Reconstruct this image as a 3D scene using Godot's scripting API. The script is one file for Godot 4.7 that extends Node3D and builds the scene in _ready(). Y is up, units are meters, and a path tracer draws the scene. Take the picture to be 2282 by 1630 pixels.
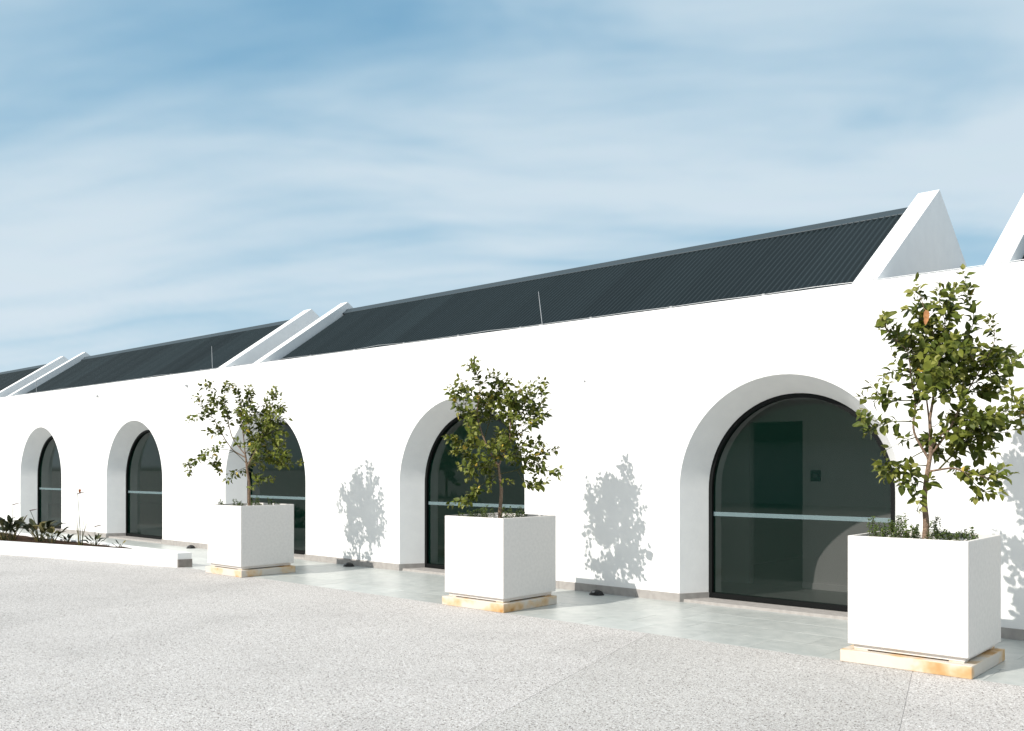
extends Node3D

# ---------------------------------------------------------------- photograph geometry
const CAM := Vector3(2.4624, 1.6, 9.5228)
const YAW := 0.7291
const FPX := 2059.5            # focal length in pixels of the 2282 px wide photograph
const PPX := 1141.0
const PPY := 1042.17
const WALL_TOP := 3.51
const ARCH_X0 := -22.1355
const ARCH_STEP := 5.0123
const R_OUT := 1.2855
const R_IN := 1.10
const SPRING := 1.336
const REVEAL := 0.36
const RIDGE_Z := -2.04
const ROOF_SLOPE := 0.681

var M := {}
var rng := RandomNumberGenerator.new()
var taken := {}

func px_ray(u: float, v: float) -> Vector3:
	return Basis(Vector3.UP, YAW) * Vector3((u - PPX) / FPX, -(v - PPY) / FPX, -1.0)
func px_depth(u: float, v: float, d: float) -> Vector3:
	return CAM + px_ray(u, v) * d
func px_y(u: float, v: float, y: float) -> Vector3:
	var r := px_ray(u, v)
	return CAM + r * ((y - CAM.y) / r.y)

# ---------------------------------------------------------------- scene tree helpers
func numbered(n: String) -> String:
	if not taken.has(n):
		taken[n] = 0
		return n
	taken[n] += 1
	return "%s_%03d" % [n, taken[n]]

func tag(o: Node, label: String, category: String, group := "") -> void:
	o.set_meta("label", label)
	o.set_meta("category", category)
	if group != "":
		o.set_meta("group", group)

func thing(called: String, label: String, category: String, at := Vector3.ZERO, turn := 0.0, group := "") -> Node3D:
	var o := Node3D.new()
	o.name = numbered(called)
	add_child(o, true)
	o.position = at
	o.rotation.y = turn
	tag(o, label, category, group)
	return o

func mesh_node(called: String, mesh: Mesh, mat: Material, parent: Node = null) -> MeshInstance3D:
	var o := MeshInstance3D.new()
	o.mesh = mesh
	if mat:
		o.material_override = mat
	o.cast_shadow = GeometryInstance3D.SHADOW_CASTING_SETTING_ON
	if parent == null:
		o.name = numbered(called)
		add_child(o, true)
	else:
		o.name = called
		parent.add_child(o, true)
	return o

func part(called: String, st: SurfaceTool, mat: Material, parent: Node = null) -> MeshInstance3D:
	return mesh_node(called, st.commit(), mat, parent)

func structure(called: String, st: SurfaceTool, mat: Material) -> MeshInstance3D:
	var o := part(called, st, mat)
	o.set_meta("kind", "structure")
	return o

func begin() -> SurfaceTool:
	var st := SurfaceTool.new()
	st.begin(Mesh.PRIMITIVE_TRIANGLES)
	return st

# ---------------------------------------------------------------- geometry helpers
func tri(st: SurfaceTool, a: Vector3, b: Vector3, c: Vector3, hint: Vector3) -> void:
	var n := (c - a).cross(b - a)
	if n.dot(hint) < 0.0:
		var t := b
		b = c
		c = t
		n = -n
	n = n.normalized()
	for p in [a, b, c]:
		st.set_normal(n)
		st.add_vertex(p)

func quad(st: SurfaceTool, a: Vector3, b: Vector3, c: Vector3, d: Vector3, hint: Vector3) -> void:
	var n := (c - a).cross(b - a)
	if n.length() < 1e-10:
		n = (d - a).cross(c - a)
	if n.dot(hint) < 0.0:
		var t := b
		b = d
		d = t
		n = -n
	n = n.normalized()
	for p in [a, b, c, a, c, d]:
		st.set_normal(n)
		st.add_vertex(p)

func quad_n(st: SurfaceTool, a: Vector3, na: Vector3, b: Vector3, nb: Vector3, c: Vector3, nc: Vector3, d: Vector3, nd: Vector3) -> void:
	var pts := [a, b, c, d]
	var ns := [na, nb, nc, nd]
	var order := [0, 1, 2, 0, 2, 3]
	if (c - a).cross(b - a).dot(na + nc) < 0.0:
		order = [0, 2, 1, 0, 3, 2]
	for i in order:
		st.set_normal(ns[i])
		st.add_vertex(pts[i])

func box(st: SurfaceTool, lo: Vector3, hi: Vector3) -> void:
	var c := (lo + hi) * 0.5
	var h := (hi - lo) * 0.5
	for ax in 3:
		for s in [-1.0, 1.0]:
			var n := Vector3.ZERO
			n[ax] = s
			var u := Vector3.ZERO
			u[(ax + 1) % 3] = h[(ax + 1) % 3]
			var w := Vector3.ZERO
			w[(ax + 2) % 3] = h[(ax + 2) % 3]
			var f := c + n * h[ax]
			quad(st, f - u - w, f + u - w, f + u + w, f - u + w, n)

# box with chamfered edges
func bbox(st: SurfaceTool, lo: Vector3, hi: Vector3, b: float) -> void:
	var c := (lo + hi) * 0.5
	var h := (hi - lo) * 0.5
	for ax in 3:
		var a1 := (ax + 1) % 3
		var a2 := (ax + 2) % 3
		for s in [-1.0, 1.0]:
			var n := Vector3.ZERO
			n[ax] = s
			var u := Vector3.ZERO
			u[a1] = h[a1] - b
			var w := Vector3.ZERO
			w[a2] = h[a2] - b
			var f := c + n * h[ax]
			quad(st, f - u - w, f + u - w, f + u + w, f - u + w, n)
		for s1 in [-1.0, 1.0]:
			for s2 in [-1.0, 1.0]:
				var p1 := Vector3.ZERO
				p1[a1] = s1 * h[a1]
				p1[a2] = s2 * (h[a2] - b)
				var p2 := Vector3.ZERO
				p2[a1] = s1 * (h[a1] - b)
				p2[a2] = s2 * h[a2]
				var e := Vector3.ZERO
				e[ax] = h[ax] - b
				var hint := Vector3.ZERO
				hint[a1] = s1
				hint[a2] = s2
				quad(st, c + p1 - e, c + p1 + e, c + p2 + e, c + p2 - e, hint)
	for sx in [-1.0, 1.0]:
		for sy in [-1.0, 1.0]:
			for sz in [-1.0, 1.0]:
				var sg := Vector3(sx, sy, sz)
				tri(st, c + sg * Vector3(h.x, h.y - b, h.z - b), c + sg * Vector3(h.x - b, h.y, h.z - b), c + sg * Vector3(h.x - b, h.y - b, h.z), sg)

# tapered tube along a polyline
func tube(st: SurfaceTool, pts: Array, radii: Array, sides := 7, cap := true) -> void:
	var n := pts.size()
	var frames := []
	var up := Vector3(0.13, 0.2, 0.97).normalized()
	for i in n:
		var t: Vector3
		if i == 0:
			t = pts[1] - pts[0]
		elif i == n - 1:
			t = pts[n - 1] - pts[n - 2]
		else:
			t = pts[i + 1] - pts[i - 1]
		t = t.normalized()
		var x := up.cross(t)
		if x.length() < 0.05:
			x = Vector3.RIGHT.cross(t)
		x = x.normalized()
		frames.append([x, t.cross(x), t])
	for i in n - 1:
		for k in sides:
			var a0 := TAU * k / sides
			var a1 := TAU * (k + 1) / sides
			var d00: Vector3 = frames[i][0] * cos(a0) + frames[i][1] * sin(a0)
			var d01: Vector3 = frames[i][0] * cos(a1) + frames[i][1] * sin(a1)
			var d10: Vector3 = frames[i + 1][0] * cos(a0) + frames[i + 1][1] * sin(a0)
			var d11: Vector3 = frames[i + 1][0] * cos(a1) + frames[i + 1][1] * sin(a1)
			quad_n(st, pts[i] + d00 * radii[i], d00, pts[i] + d01 * radii[i], d01, pts[i + 1] + d11 * radii[i + 1], d11, pts[i + 1] + d10 * radii[i + 1], d10)
	if cap:
		for e in [0, n - 1]:
			var f = frames[e]
			for k in sides:
				var a0 := TAU * k / sides
				var a1 := TAU * (k + 1) / sides
				var hint: Vector3 = f[2] * (-1.0 if e == 0 else 1.0)
				tri(st, pts[e], pts[e] + (f[0] * cos(a0) + f[1] * sin(a0)) * radii[e], pts[e] + (f[0] * cos(a1) + f[1] * sin(a1)) * radii[e], hint)

func smooth_line(pts: Array, step: float) -> Array:
	var c := Curve3D.new()
	c.bake_interval = step
	var n := pts.size()
	for i in n:
		var t := Vector3.ZERO
		if i > 0 and i < n - 1:
			t = (pts[i + 1] - pts[i - 1]) / 6.0
		c.add_point(pts[i], -t, t)
	var out := []
	var length := c.get_baked_length()
	var k := maxi(2, int(ceil(length / step)))
	for i in k + 1:
		out.append(c.sample_baked(length * i / k, true))
	return out

# ---------------------------------------------------------------- materials
func mat(rough: float, albedo: Color, spec := 0.5) -> StandardMaterial3D:
	var m := StandardMaterial3D.new()
	m.albedo_color = albedo.linear_to_srgb()
	m.roughness = rough
	m.metallic_specular = spec
	return m

func noise_tex(freq: float, lo: Color, hi: Color, seed_: int, size := 512, normal := false, bump := 4.0, ramp: Array = [], kind := FastNoiseLite.TYPE_SIMPLEX_SMOOTH) -> NoiseTexture2D:
	var n := FastNoiseLite.new()
	n.noise_type = kind
	n.seed = seed_
	n.frequency = freq
	n.fractal_octaves = 5
	var t := NoiseTexture2D.new()
	t.width = size
	t.height = size
	t.seamless = true
	t.noise = n
	if normal:
		t.as_normal_map = true
		t.bump_strength = bump
	else:
		var g := Gradient.new()
		if ramp.is_empty():
			g.set_color(0, lo.linear_to_srgb())
			g.set_color(1, hi.linear_to_srgb())
		else:
			g.offsets = PackedFloat32Array(ramp.map(func(r): return r[0]))
			g.colors = PackedColorArray(ramp.map(func(r): return (r[1] as Color).linear_to_srgb()))
		t.color_ramp = g
	return t

func tri_map(m: StandardMaterial3D, scale: float, world := true) -> StandardMaterial3D:
	m.uv1_triplanar = true
	m.uv1_world_triplanar = world
	m.uv1_scale = Vector3.ONE * scale
	m.uv1_triplanar_sharpness = 8.0
	return m

func speckle_image(size: int, base: Color, stones: int, seed_: int) -> ImageTexture:
	var r := RandomNumberGenerator.new()
	r.seed = seed_
	var im := Image.create(size, size, false, Image.FORMAT_RGB8)
	im.fill(base.linear_to_srgb())
	var kinds := [
		[Color(0.66, 0.645, 0.625), 0.33], [Color(0.54, 0.51, 0.48), 0.22], [Color(0.38, 0.35, 0.33), 0.16], [Color(0.74, 0.73, 0.72), 0.13],
		[Color(0.17, 0.145, 0.125), 0.10], [Color(0.05, 0.045, 0.042), 0.085], [Color(0.36, 0.19, 0.11), 0.015]]
	for i in stones:
		var pick := r.randf()
		var c := Color.WHITE
		for k in kinds:
			pick -= k[1]
			if pick <= 0.0:
				c = k[0]
				break
		var s := r.randf_range(0.85, 1.15)
		c = Color(c.r * s, c.g * s, c.b * s).linear_to_srgb()
		var rad := r.randf_range(1.0, 3.3)
		if r.randf() < 0.03:
			rad = r.randf_range(3.2, 5.0)
		var cx := r.randi_range(0, size - 1)
		var cy := r.randi_range(0, size - 1)
		var e := r.randf_range(0.6, 1.0)
		var yr := int(rad * e)
		for dy in range(-yr, yr + 1):
			var w := int(round(sqrt(maxf(0.0, 1.0 - pow(dy / (rad * e + 0.01), 2.0))) * rad + r.randf_range(-0.6, 0.6)))
			if w < 0:
				continue
			im.fill_rect(Rect2i(cx - w, posmod(cy + dy, size), 2 * w + 1, 1), c)
	return ImageTexture.create_from_image(im)

func make_materials() -> void:
	# lime-white plaster with a trowelled, slightly uneven face
	var p := mat(0.92, Color(0.87, 0.87, 0.86), 0.3)
	p.albedo_texture = noise_tex(0.012, Color(0.94, 0.94, 0.945), Color(1, 1, 1), 3)
	p.normal_enabled = true
	p.normal_texture = noise_tex(0.05, Color.BLACK, Color.WHITE, 5, 512, true, 2.2)
	p.normal_scale = 0.10
	M.plaster = tri_map(p, 0.55)
	# cast planter: pale cement, faint pink-grey cast, fine pores
	var c := mat(0.9, Color(0.79, 0.755, 0.72), 0.3)
	c.albedo_texture = noise_tex(0.03, Color(0.90, 0.90, 0.90), Color(1, 1, 1), 11)
	c.normal_enabled = true
	c.normal_texture = noise_tex(0.22, Color.BLACK, Color.WHITE, 12, 512, true, 3.0)
	c.normal_scale = 0.4
	M.cast = tri_map(c, 1.3)
	# stone skirting
	var k := mat(0.85, Color(1, 1, 1), 0.3)
	k.albedo_texture = noise_tex(0.02, Color(0.32, 0.30, 0.285), Color(0.41, 0.39, 0.37), 21)
	M.skirting = tri_map(k, 0.9)
	var sn := mat(0.85, Color(1, 1, 1), 0.3)
	sn.albedo_texture = noise_tex(0.02, Color(0.22, 0.20, 0.18), Color(0.29, 0.265, 0.24), 25)
	M.dark_stone = tri_map(sn, 0.9)
	# grey-green slate-look tiles in four tones
	M.tiles = []
	for i in 4:
		var tone: float = [0.93, 1.0, 1.05, 0.97][i]
		var t := mat(0.36, Color(tone, tone, tone), 0.5)
		t.albedo_texture = noise_tex(0.011, Color(0.40, 0.425, 0.41), Color(0.51, 0.525, 0.505), 31 + i)
		t.normal_enabled = true
		t.normal_texture = M.tiles[0].normal_texture if i > 0 else noise_tex(0.03, Color.BLACK, Color.WHITE, 36, 512, true, 2.0)
		t.normal_scale = 0.3
		tri_map(t, 0.8)
		t.uv1_offset = Vector3(0.37 * i, 0, 0.61 * i)
		M.tiles.append(t)
	M.grout = mat(0.95, Color(0.42, 0.42, 0.41), 0.2)
	# exposed-aggregate concrete in three tones
	var sp := speckle_image(2048, Color(0.51, 0.49, 0.478), 190000, 41)
	var patch := noise_tex(0.006, Color.WHITE, Color.WHITE, 43, 512, false, 0.0, [[0.0, Color(0.86, 0.86, 0.86)], [0.45, Color(0.95, 0.95, 0.95)], [1.0, Color(1, 1, 1)]])
	M.aggregate = []
	for i in 3:
		var tone: float = [1.0, 0.93, 0.965][i]
		var a := mat(0.9, Color(tone, tone * [1.0, 1.005, 1.0][i], tone), 0.25)
		a.albedo_texture = sp
		a.detail_enabled = true
		a.detail_blend_mode = BaseMaterial3D.BLEND_MODE_MUL
		a.detail_albedo = patch
		a.detail_uv_layer = BaseMaterial3D.DETAIL_UV_2
		a.uv2_triplanar = true
		a.uv2_world_triplanar = true
		a.uv2_scale = Vector3.ONE * 0.16
		tri_map(a, 1.0 / 3.0)
		a.uv1_offset = Vector3(0.31 * i, 0, 0.17 * i)
		M.aggregate.append(a)
	# corrugated steel, blue-grey factory paint in four batches
	M.steel = []
	for i in 4:
		var v: float = [0.85, 1.0, 1.18, 0.95][i]
		var s := mat(0.5, Color(0.018 * v, 0.027 * v, 0.030 * v), 0.32)
		M.steel.append(s)
	M.membrane = mat(0.9, Color(0.20, 0.205, 0.21), 0.3)
	M.cap = mat(0.5, Color(0.040, 0.056, 0.066), 0.35)
	M.roof_deck = mat(0.9, Color(0.30, 0.22, 0.15), 0.2)
	M.frame = mat(0.5, Color(0.006, 0.007, 0.007), 0.25)
	var g := StandardMaterial3D.new()
	g.albedo_color = Color(0.005, 0.10, 0.072, 0.68)
	g.transparency = BaseMaterial3D.TRANSPARENCY_ALPHA
	g.roughness = 0.02
	g.metallic_specular = 0.36
	M.glass = g
	M.film = mat(0.7, Color(0.30, 0.42, 0.45), 0.3)
	M.film.transparency = BaseMaterial3D.TRANSPARENCY_ALPHA
	M.film.albedo_color.a = 0.42
	M.room_white = mat(0.9, Color(0.82, 0.82, 0.81), 0.2)
	M.room_floor = mat(0.45, Color(0.30, 0.31, 0.30), 0.45)
	M.black = mat(0.5, Color(0.012, 0.012, 0.012), 0.4)
	M.galv = mat(0.4, Color(0.42, 0.43, 0.44), 0.5)
	M.galv.metallic = 0.7
	M.white_plastic = mat(0.5, Color(0.72, 0.72, 0.71), 0.4)
	M.lens = mat(0.1, Color(0.2, 0.2, 0.2), 0.6)
	var soil := mat(1.0, Color(1, 1, 1), 0.1)
	soil.albedo_texture = noise_tex(0.06, Color(0.022, 0.014, 0.010), Color(0.10, 0.065, 0.045), 51, 256)
	M.soil = tri_map(soil, 2.0)
	M.pebble = mat(0.85, Color(1, 1, 1), 0.3)
	M.pebble.vertex_color_use_as_albedo = true
	var bark := mat(0.9, Color(1, 1, 1), 0.2)
	bark.albedo_texture = noise_tex(0.05, Color(0.17, 0.115, 0.08), Color(0.38, 0.275, 0.20), 61, 256)
	bark.normal_enabled = true
	bark.normal_texture = noise_tex(0.08, Color.BLACK, Color.WHITE, 62, 256, true, 5.0)
	M.bark = tri_map(bark, 3.0, false)
	M.twig = mat(0.8, Color(0.075, 0.075, 0.03), 0.3)
	# leaves of the lemon trees
	M.leaf = []
	M.leaf_color = [Color(0.092, 0.116, 0.016), Color(0.060, 0.080, 0.012), Color(0.135, 0.150, 0.023), Color(0.108, 0.122, 0.016), Color(0.22, 0.22, 0.055), Color(0.50, 0.36, 0.06)]
	for lc in M.leaf_color:
		M.leaf.append(leaf_mat(lc))
	M.foliage = leaf_mat(Color(1, 1, 1))
	M.foliage.vertex_color_use_as_albedo = true
	M.paddle = [mat(0.5, Color(0.030, 0.040, 0.016), 0.4), mat(0.5, Color(0.018, 0.026, 0.011), 0.4), mat(0.5, Color(0.065, 0.066, 0.022), 0.4), mat(0.6, Color(0.20, 0.165, 0.065), 0.3), mat(0.6, Color(0.06, 0.066, 0.03), 0.3)]
	M.wilted = mat(0.8, Color(0.42, 0.20, 0.09), 0.2)
	M.orange = mat(0.6, Color(0.55, 0.16, 0.04), 0.3)
	M.beak = mat(0.6, Color(0.10, 0.055, 0.05), 0.3)

func leaf_mat(c: Color) -> StandardMaterial3D:
	var m := mat(0.52, c, 0.34)
	m.backlight_enabled = true
	m.backlight = Color(0.42, 0.46, 0.18)
	return m

# rust-stained pale stone for the slab under a planter
func stained(seed_: int, amount: float) -> StandardMaterial3D:
	var m := mat(0.85, Color(1, 1, 1), 0.3)
	var a := 0.62 - amount
	m.albedo_texture = noise_tex(0.0045, Color.WHITE, Color.WHITE, seed_, 512, false, 0.0, [
		[0.0, Color(0.64, 0.60, 0.55)], [a, Color(0.62, 0.56, 0.49)], [a + 0.14, Color(0.64, 0.49, 0.33)], [a + 0.30, Color(0.56, 0.36, 0.18)], [1.0, Color(0.44, 0.22, 0.07)]])
	return tri_map(m, 0.8)

# ---------------------------------------------------------------- sky
func make_sky() -> Sky:
	var w := 2048
	var h := 1024
	var n1 := FastNoiseLite.new()
	n1.seed = 7
	n1.noise_type = FastNoiseLite.TYPE_SIMPLEX_SMOOTH
	n1.frequency = 1.0
	n1.fractal_octaves = 5
	n1.fractal_gain = 0.55
	var n2 := FastNoiseLite.new()
	n2.seed = 19
	n2.noise_type = FastNoiseLite.TYPE_SIMPLEX_SMOOTH
	n2.frequency = 1.0
	n2.fractal_octaves = 3
	var data := PackedByteArray()
	data.resize(w * h * 3)
	var at := 0
	for j in h:
		var el := (0.5 - (j + 0.5) / h) * PI
		var s := sin(el)
		var c := cos(el)
		if el < -0.02:
			for i in w:
				data[at] = 158
				data[at + 1] = 158
				data[at + 2] = 155
				at += 3
			continue
		var e := clampf(el / 0.55, 0.0, 1.0)
		# clear air: pale at the horizon, deeper blue above
		var blue := Color(0.64, 0.815, 0.905).lerp(Color(0.405, 0.615, 0.765), pow(e, 0.8))
		blue = blue.lerp(Color(0.33, 0.55, 0.74), clampf((el - 0.5) / 0.9, 0.0, 1.0))
		var veil := Color(0.865, 0.915, 0.95).lerp(Color(0.765, 0.85, 0.905), clampf(el / 0.6, 0.0, 1.0))
		var soft := 0.16 + maxf(s, 0.0)
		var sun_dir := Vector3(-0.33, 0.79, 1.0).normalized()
		for i in w:
			var az := (i + 0.5) / w * TAU
			var x := sin(az) * c / soft
			var z := -cos(az) * c / soft
			# long, thin cirrus drawn out along one direction
			var a := x * 0.80 - z * 0.60
			var b := x * 0.60 + z * 0.80
			var big := n2.get_noise_2d(a * 0.36 + 3.0, b * 0.55)
			var streak := n1.get_noise_2d(a * 0.34 + big * 0.5, b * 1.5 + big * 0.5 + 5.0)
			var fine := n1.get_noise_2d(a * 1.9 + 9.0, b * 6.0)
			var cover := 0.73 + big * 0.34 + streak * 0.46 + fine * 0.11
			cover = clampf(cover, 0.0, 1.0)
			cover = cover * cover * (3.0 - 2.0 * cover)
			var k := blue.lerp(veil, cover)
			# hazy glow added to the unseen sunward sky, lifting fill on shaded walls
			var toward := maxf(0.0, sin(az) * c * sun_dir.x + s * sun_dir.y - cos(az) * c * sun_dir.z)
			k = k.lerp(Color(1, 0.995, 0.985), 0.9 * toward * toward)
			data[at] = int(k.r * 255.0)
			data[at + 1] = int(k.g * 255.0)
			data[at + 2] = int(k.b * 255.0)
			at += 3
	var im := Image.create_from_data(w, h, false, Image.FORMAT_RGB8, data)
	var m := PanoramaSkyMaterial.new()
	m.panorama = ImageTexture.create_from_image(im)
	var sky := Sky.new()
	sky.sky_material = m
	return sky

# ---------------------------------------------------------------- building
func arch_pts(r: float, z: float, xc: float, y0: float, n := 40) -> Array:
	var out := [Vector3(xc - r, y0, z), Vector3(xc - r, SPRING, z)]
	for i in range(1, n):
		var a := PI - PI * i / n
		out.append(Vector3(xc + cos(a) * r, SPRING + sin(a) * r, z))
	out.append(Vector3(xc + r, SPRING, z))
	out.append(Vector3(xc + r, y0, z))
	return out

func arch_normals(n := 40) -> Array:
	var out := [Vector3.RIGHT, Vector3.RIGHT]
	for i in range(1, n):
		var a := PI - PI * i / n
		out.append(Vector3(-cos(a), -sin(a), 0))
	out.append(Vector3.LEFT)
	out.append(Vector3.LEFT)
	return out

# one face of the pierced wall (all bays) at depth z
func pierced_face(st: SurfaceTool, z: float, r: float, x0: float, x1: float, i0: int, i1: int, top: float, hint: Vector3) -> void:
	var x := x0
	for i in range(i0, i1 + 1):
		var xc := ARCH_X0 + ARCH_STEP * i
		quad(st, Vector3(x, 0, z), Vector3(xc - r, 0, z), Vector3(xc - r, top, z), Vector3(x, top, z), hint)
		var pts := arch_pts(r, z, xc, 0.0)
		for k in range(1, pts.size() - 2):
			var a: Vector3 = pts[k]
			var b: Vector3 = pts[k + 1]
			quad(st, a, b, Vector3(b.x, top, z), Vector3(a.x, top, z), hint)
		x = xc + r
	quad(st, Vector3(x, 0, z), Vector3(x1, 0, z), Vector3(x1, top, z), Vector3(x, top, z), hint)

# normals of a reveal that widens by dr over a depth dz towards the front
func splay(dr: float, dz: float, front := true) -> Array:
	var out := []
	for n in arch_normals():
		out.append((n * dz + (Vector3.BACK if front else Vector3.FORWARD) * dr).normalized())
	return out

func loft(st: SurfaceTool, p: Array, q: Array, ns: Array) -> void:
	for k in p.size() - 1:
		quad_n(st, p[k], ns[k], p[k + 1], ns[k + 1], q[k + 1], ns[k + 1], q[k], ns[k])

func make_building() -> void:
	var X0 := -39.67
	var X1 := 5.43
	var i0 := -3
	var i1 := 5
	var b := thing("gallery_building", "long white plastered building with arched windows and dark corrugated roofs", "building")
	var st := begin()
	pierced_face(st, 0.0, R_OUT, X0, X1, i0, i1, WALL_TOP, Vector3.BACK)
	pierced_face(st, -0.62, R_IN - 0.025, X0, X1, i0, i1, 2.95, Vector3.FORWARD)
	for i in range(i0, i1 + 1):
		var xc := ARCH_X0 + ARCH_STEP * i
		loft(st, arch_pts(R_OUT, 0.0, xc, 0.0), arch_pts(R_IN, -REVEAL, xc, 0.0), splay(R_OUT - R_IN, REVEAL))
		loft(st, arch_pts(R_IN, -REVEAL - 0.001, xc, 0.0), arch_pts(R_IN + 0.003, -REVEAL - 0.085, xc, 0.0), arch_normals())
		loft(st, arch_pts(R_IN - 0.025, -REVEAL - 0.086, xc, 0.0), arch_pts(R_IN - 0.025, -0.62, xc, 0.0), arch_normals())
	quad(st, Vector3(X0, WALL_TOP, 0), Vector3(X1, WALL_TOP, 0), Vector3(X1, WALL_TOP, -0.28), Vector3(X0, WALL_TOP, -0.28), Vector3.UP)
	quad(st, Vector3(X0, 2.95, -0.28), Vector3(X1, 2.95, -0.28), Vector3(X1, WALL_TOP, -0.28), Vector3(X0, WALL_TOP, -0.28), Vector3.FORWARD)
	for x in [X0, X1]:
		quad(st, Vector3(x, 0, 0), Vector3(x, 0, -0.62), Vector3(x, 2.95, -0.62), Vector3(x, 2.95, 0), Vector3(-1 if x == X0 else 1, 0, 0))
		quad(st, Vector3(x, 2.95, 0), Vector3(x, 2.95, -0.28), Vector3(x, WALL_TOP, -0.28), Vector3(x, WALL_TOP, 0), Vector3(-1 if x == X0 else 1, 0, 0))
	part("front_wall", st, M.plaster, b)
	# windows
	for i in range(i0, i1 + 1):
		var xc := ARCH_X0 + ARCH_STEP * i
		var fr := begin()
		var zo := -REVEAL + 0.004
		var zi := -REVEAL - 0.08
		var ro := R_IN - 0.002
		var ri := R_IN - 0.046
		var ns := arch_normals()
		var inv := ns.map(func(n): return -n)
		var fz := []
		for k in ns.size():
			fz.append(Vector3.BACK)
		loft(fr, arch_pts(ro, zo, xc, 0.03), arch_pts(ri, zo, xc, 0.03), fz)
		loft(fr, arch_pts(ri, zo, xc, 0.03), arch_pts(ri, zi, xc, 0.03), ns)
		loft(fr, arch_pts(ro, zi, xc, 0.03), arch_pts(ro, zo, xc, 0.03), inv)
		loft(fr, arch_pts(ro, zi, xc, 0.03), arch_pts(ri, zi, xc, 0.03), fz.map(func(n): return -n))
		box(fr, Vector3(xc - ri, 0.036, zi + 0.001), Vector3(xc + ri, 0.096, zo - 0.002))
		var frame := part("window_frame", fr, M.frame, b)
		var gs := begin()
		var gp := arch_pts(ri + 0.01, -REVEAL - 0.035, xc, 0.09)
		for k in range(0, gp.size() / 2):
			var a: Vector3 = gp[k]
			var c: Vector3 = gp[k + 1]
			var d: Vector3 = gp[gp.size() - 2 - k]
			var e: Vector3 = gp[gp.size() - 1 - k]
			quad(gs, a, c, d, e, Vector3.BACK)
		part("glass_pane", gs, M.glass, frame)
		var bs := begin()
		var bz := -REVEAL - 0.031
		quad(bs, Vector3(xc - ri, 1.017, bz), Vector3(xc + ri, 1.017, bz), Vector3(xc + ri, 1.066, bz), Vector3(xc - ri, 1.066, bz), Vector3.BACK)
		part("safety_strip", bs, M.film, frame)
		# stone sill fitted between the splayed reveals
		var ss := begin()
		var t := 0.032
		var zf := -0.035
		var zb := -REVEAL + 0.002
		var wf := lerpf(R_OUT, R_IN, 0.035 / REVEAL) - 0.02
		var wb := R_IN - 0.001
		quad(ss, Vector3(xc - wf, t, zf), Vector3(xc + wf, t, zf), Vector3(xc + wb, t, zb), Vector3(xc - wb, t, zb), Vector3.UP)
		quad(ss, Vector3(xc - wf, 0, zf + 0.006), Vector3(xc + wf, 0, zf + 0.006), Vector3(xc + wf, t, zf), Vector3(xc - wf, t, zf), Vector3.BACK)
		part("window_sill", ss, M.skirting, b)
		for s in [-1.0, 1.0]:
			var rs := begin()
			var p0 := Vector3(xc + s * (R_OUT - 0.002), 0, 0.012)
			var p1 := Vector3(xc + s * (R_IN - 0.001), 0, -REVEAL + 0.005)
			var off := Vector3(-s, 0, 0.5).normalized() * 0.012
			var top := Vector3(0, 0.1, 0)
			quad(rs, p0 + off, p1 + off, p1 + off + top, p0 + off + top, Vector3(-s, 0, 0.5))
			quad(rs, p0 + off + top, p1 + off + top, p1 + top - off, p0 + top - off, Vector3.UP)
			quad(rs, p0 + off, p0 - off, p0 - off + top, p0 + off + top, Vector3.BACK)
			part("skirting_tile", rs, M.skirting, b)
	# skirting tiles along the piers
	var x := X0
	for i in range(i0, i1 + 2):
		var xe := X1 if i == i1 + 1 else ARCH_X0 + ARCH_STEP * i - R_OUT
		var cnt := maxi(1, int(round((xe - x) / 0.61)))
		for k in cnt:
			var pl := begin()
			var a := lerpf(x, xe, float(k) / cnt) + 0.0015
			var c := lerpf(x, xe, float(k + 1) / cnt) - 0.0015
			box(pl, Vector3(a, 0, -0.01), Vector3(c, 0.1, 0.013))
			part("skirting_tile", pl, M.skirting, b)
		x = xe + 2 * R_OUT
	# shell behind the front wall
	var sh := begin()
	box(sh, Vector3(X0, 0, -10.62), Vector3(X1, WALL_TOP - 0.25, -10.42))
	box(sh, Vector3(X0, 0, -10.419), Vector3(X0 + 0.2, 2.949, -0.621))
	box(sh, Vector3(X1 - 0.2, 0, -10.419), Vector3(X1, 2.949, -0.621))
	part("rear_wall", sh, M.plaster, b)
	var fl := begin()
	box(fl, Vector3(X0, 2.951, -10.62), Vector3(X1, 3.15, -0.281))
	part("flat_roof", fl, M.room_white, b)
	var mb := begin()
	quad(mb, Vector3(X0, 3.156, -0.285), Vector3(X1, 3.156, -0.285), Vector3(X1, 3.156, -10.6), Vector3(X0, 3.156, -10.6), Vector3.UP)
	part("roof_membrane", mb, M.membrane, b)
	var inf := begin()
	quad(inf, Vector3(X0, 0.022, -0.44), Vector3(X1, 0.022, -0.44), Vector3(X1, 0.022, -10.43), Vector3(X0, 0.022, -10.43), Vector3.UP)
	part("interior_floor", inf, M.room_floor, b)
	for q in [[-4.6, -3.5, -2.12, -2.0, 0.0, 2.948], [-2.742, X1 - 0.201, -2.12, -2.0, 0.0, 2.948], [-3.499, -2.743, -2.119, -2.001, 2.21, 2.947], [-4.72, -4.601, -10.418, -0.622, 0.0, 2.946]]:
		var pt := begin()
		box(pt, Vector3(q[0], q[4], q[2]), Vector3(q[1], q[5], q[3]))
		part("partition_wall", pt, M.room_white, b)
	var sk := begin()
	box(sk, Vector3(-2.741, 0.023, -1.999), Vector3(3.0, 0.10, -1.985))
	part("interior_skirting", sk, M.room_white, b)
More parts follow.
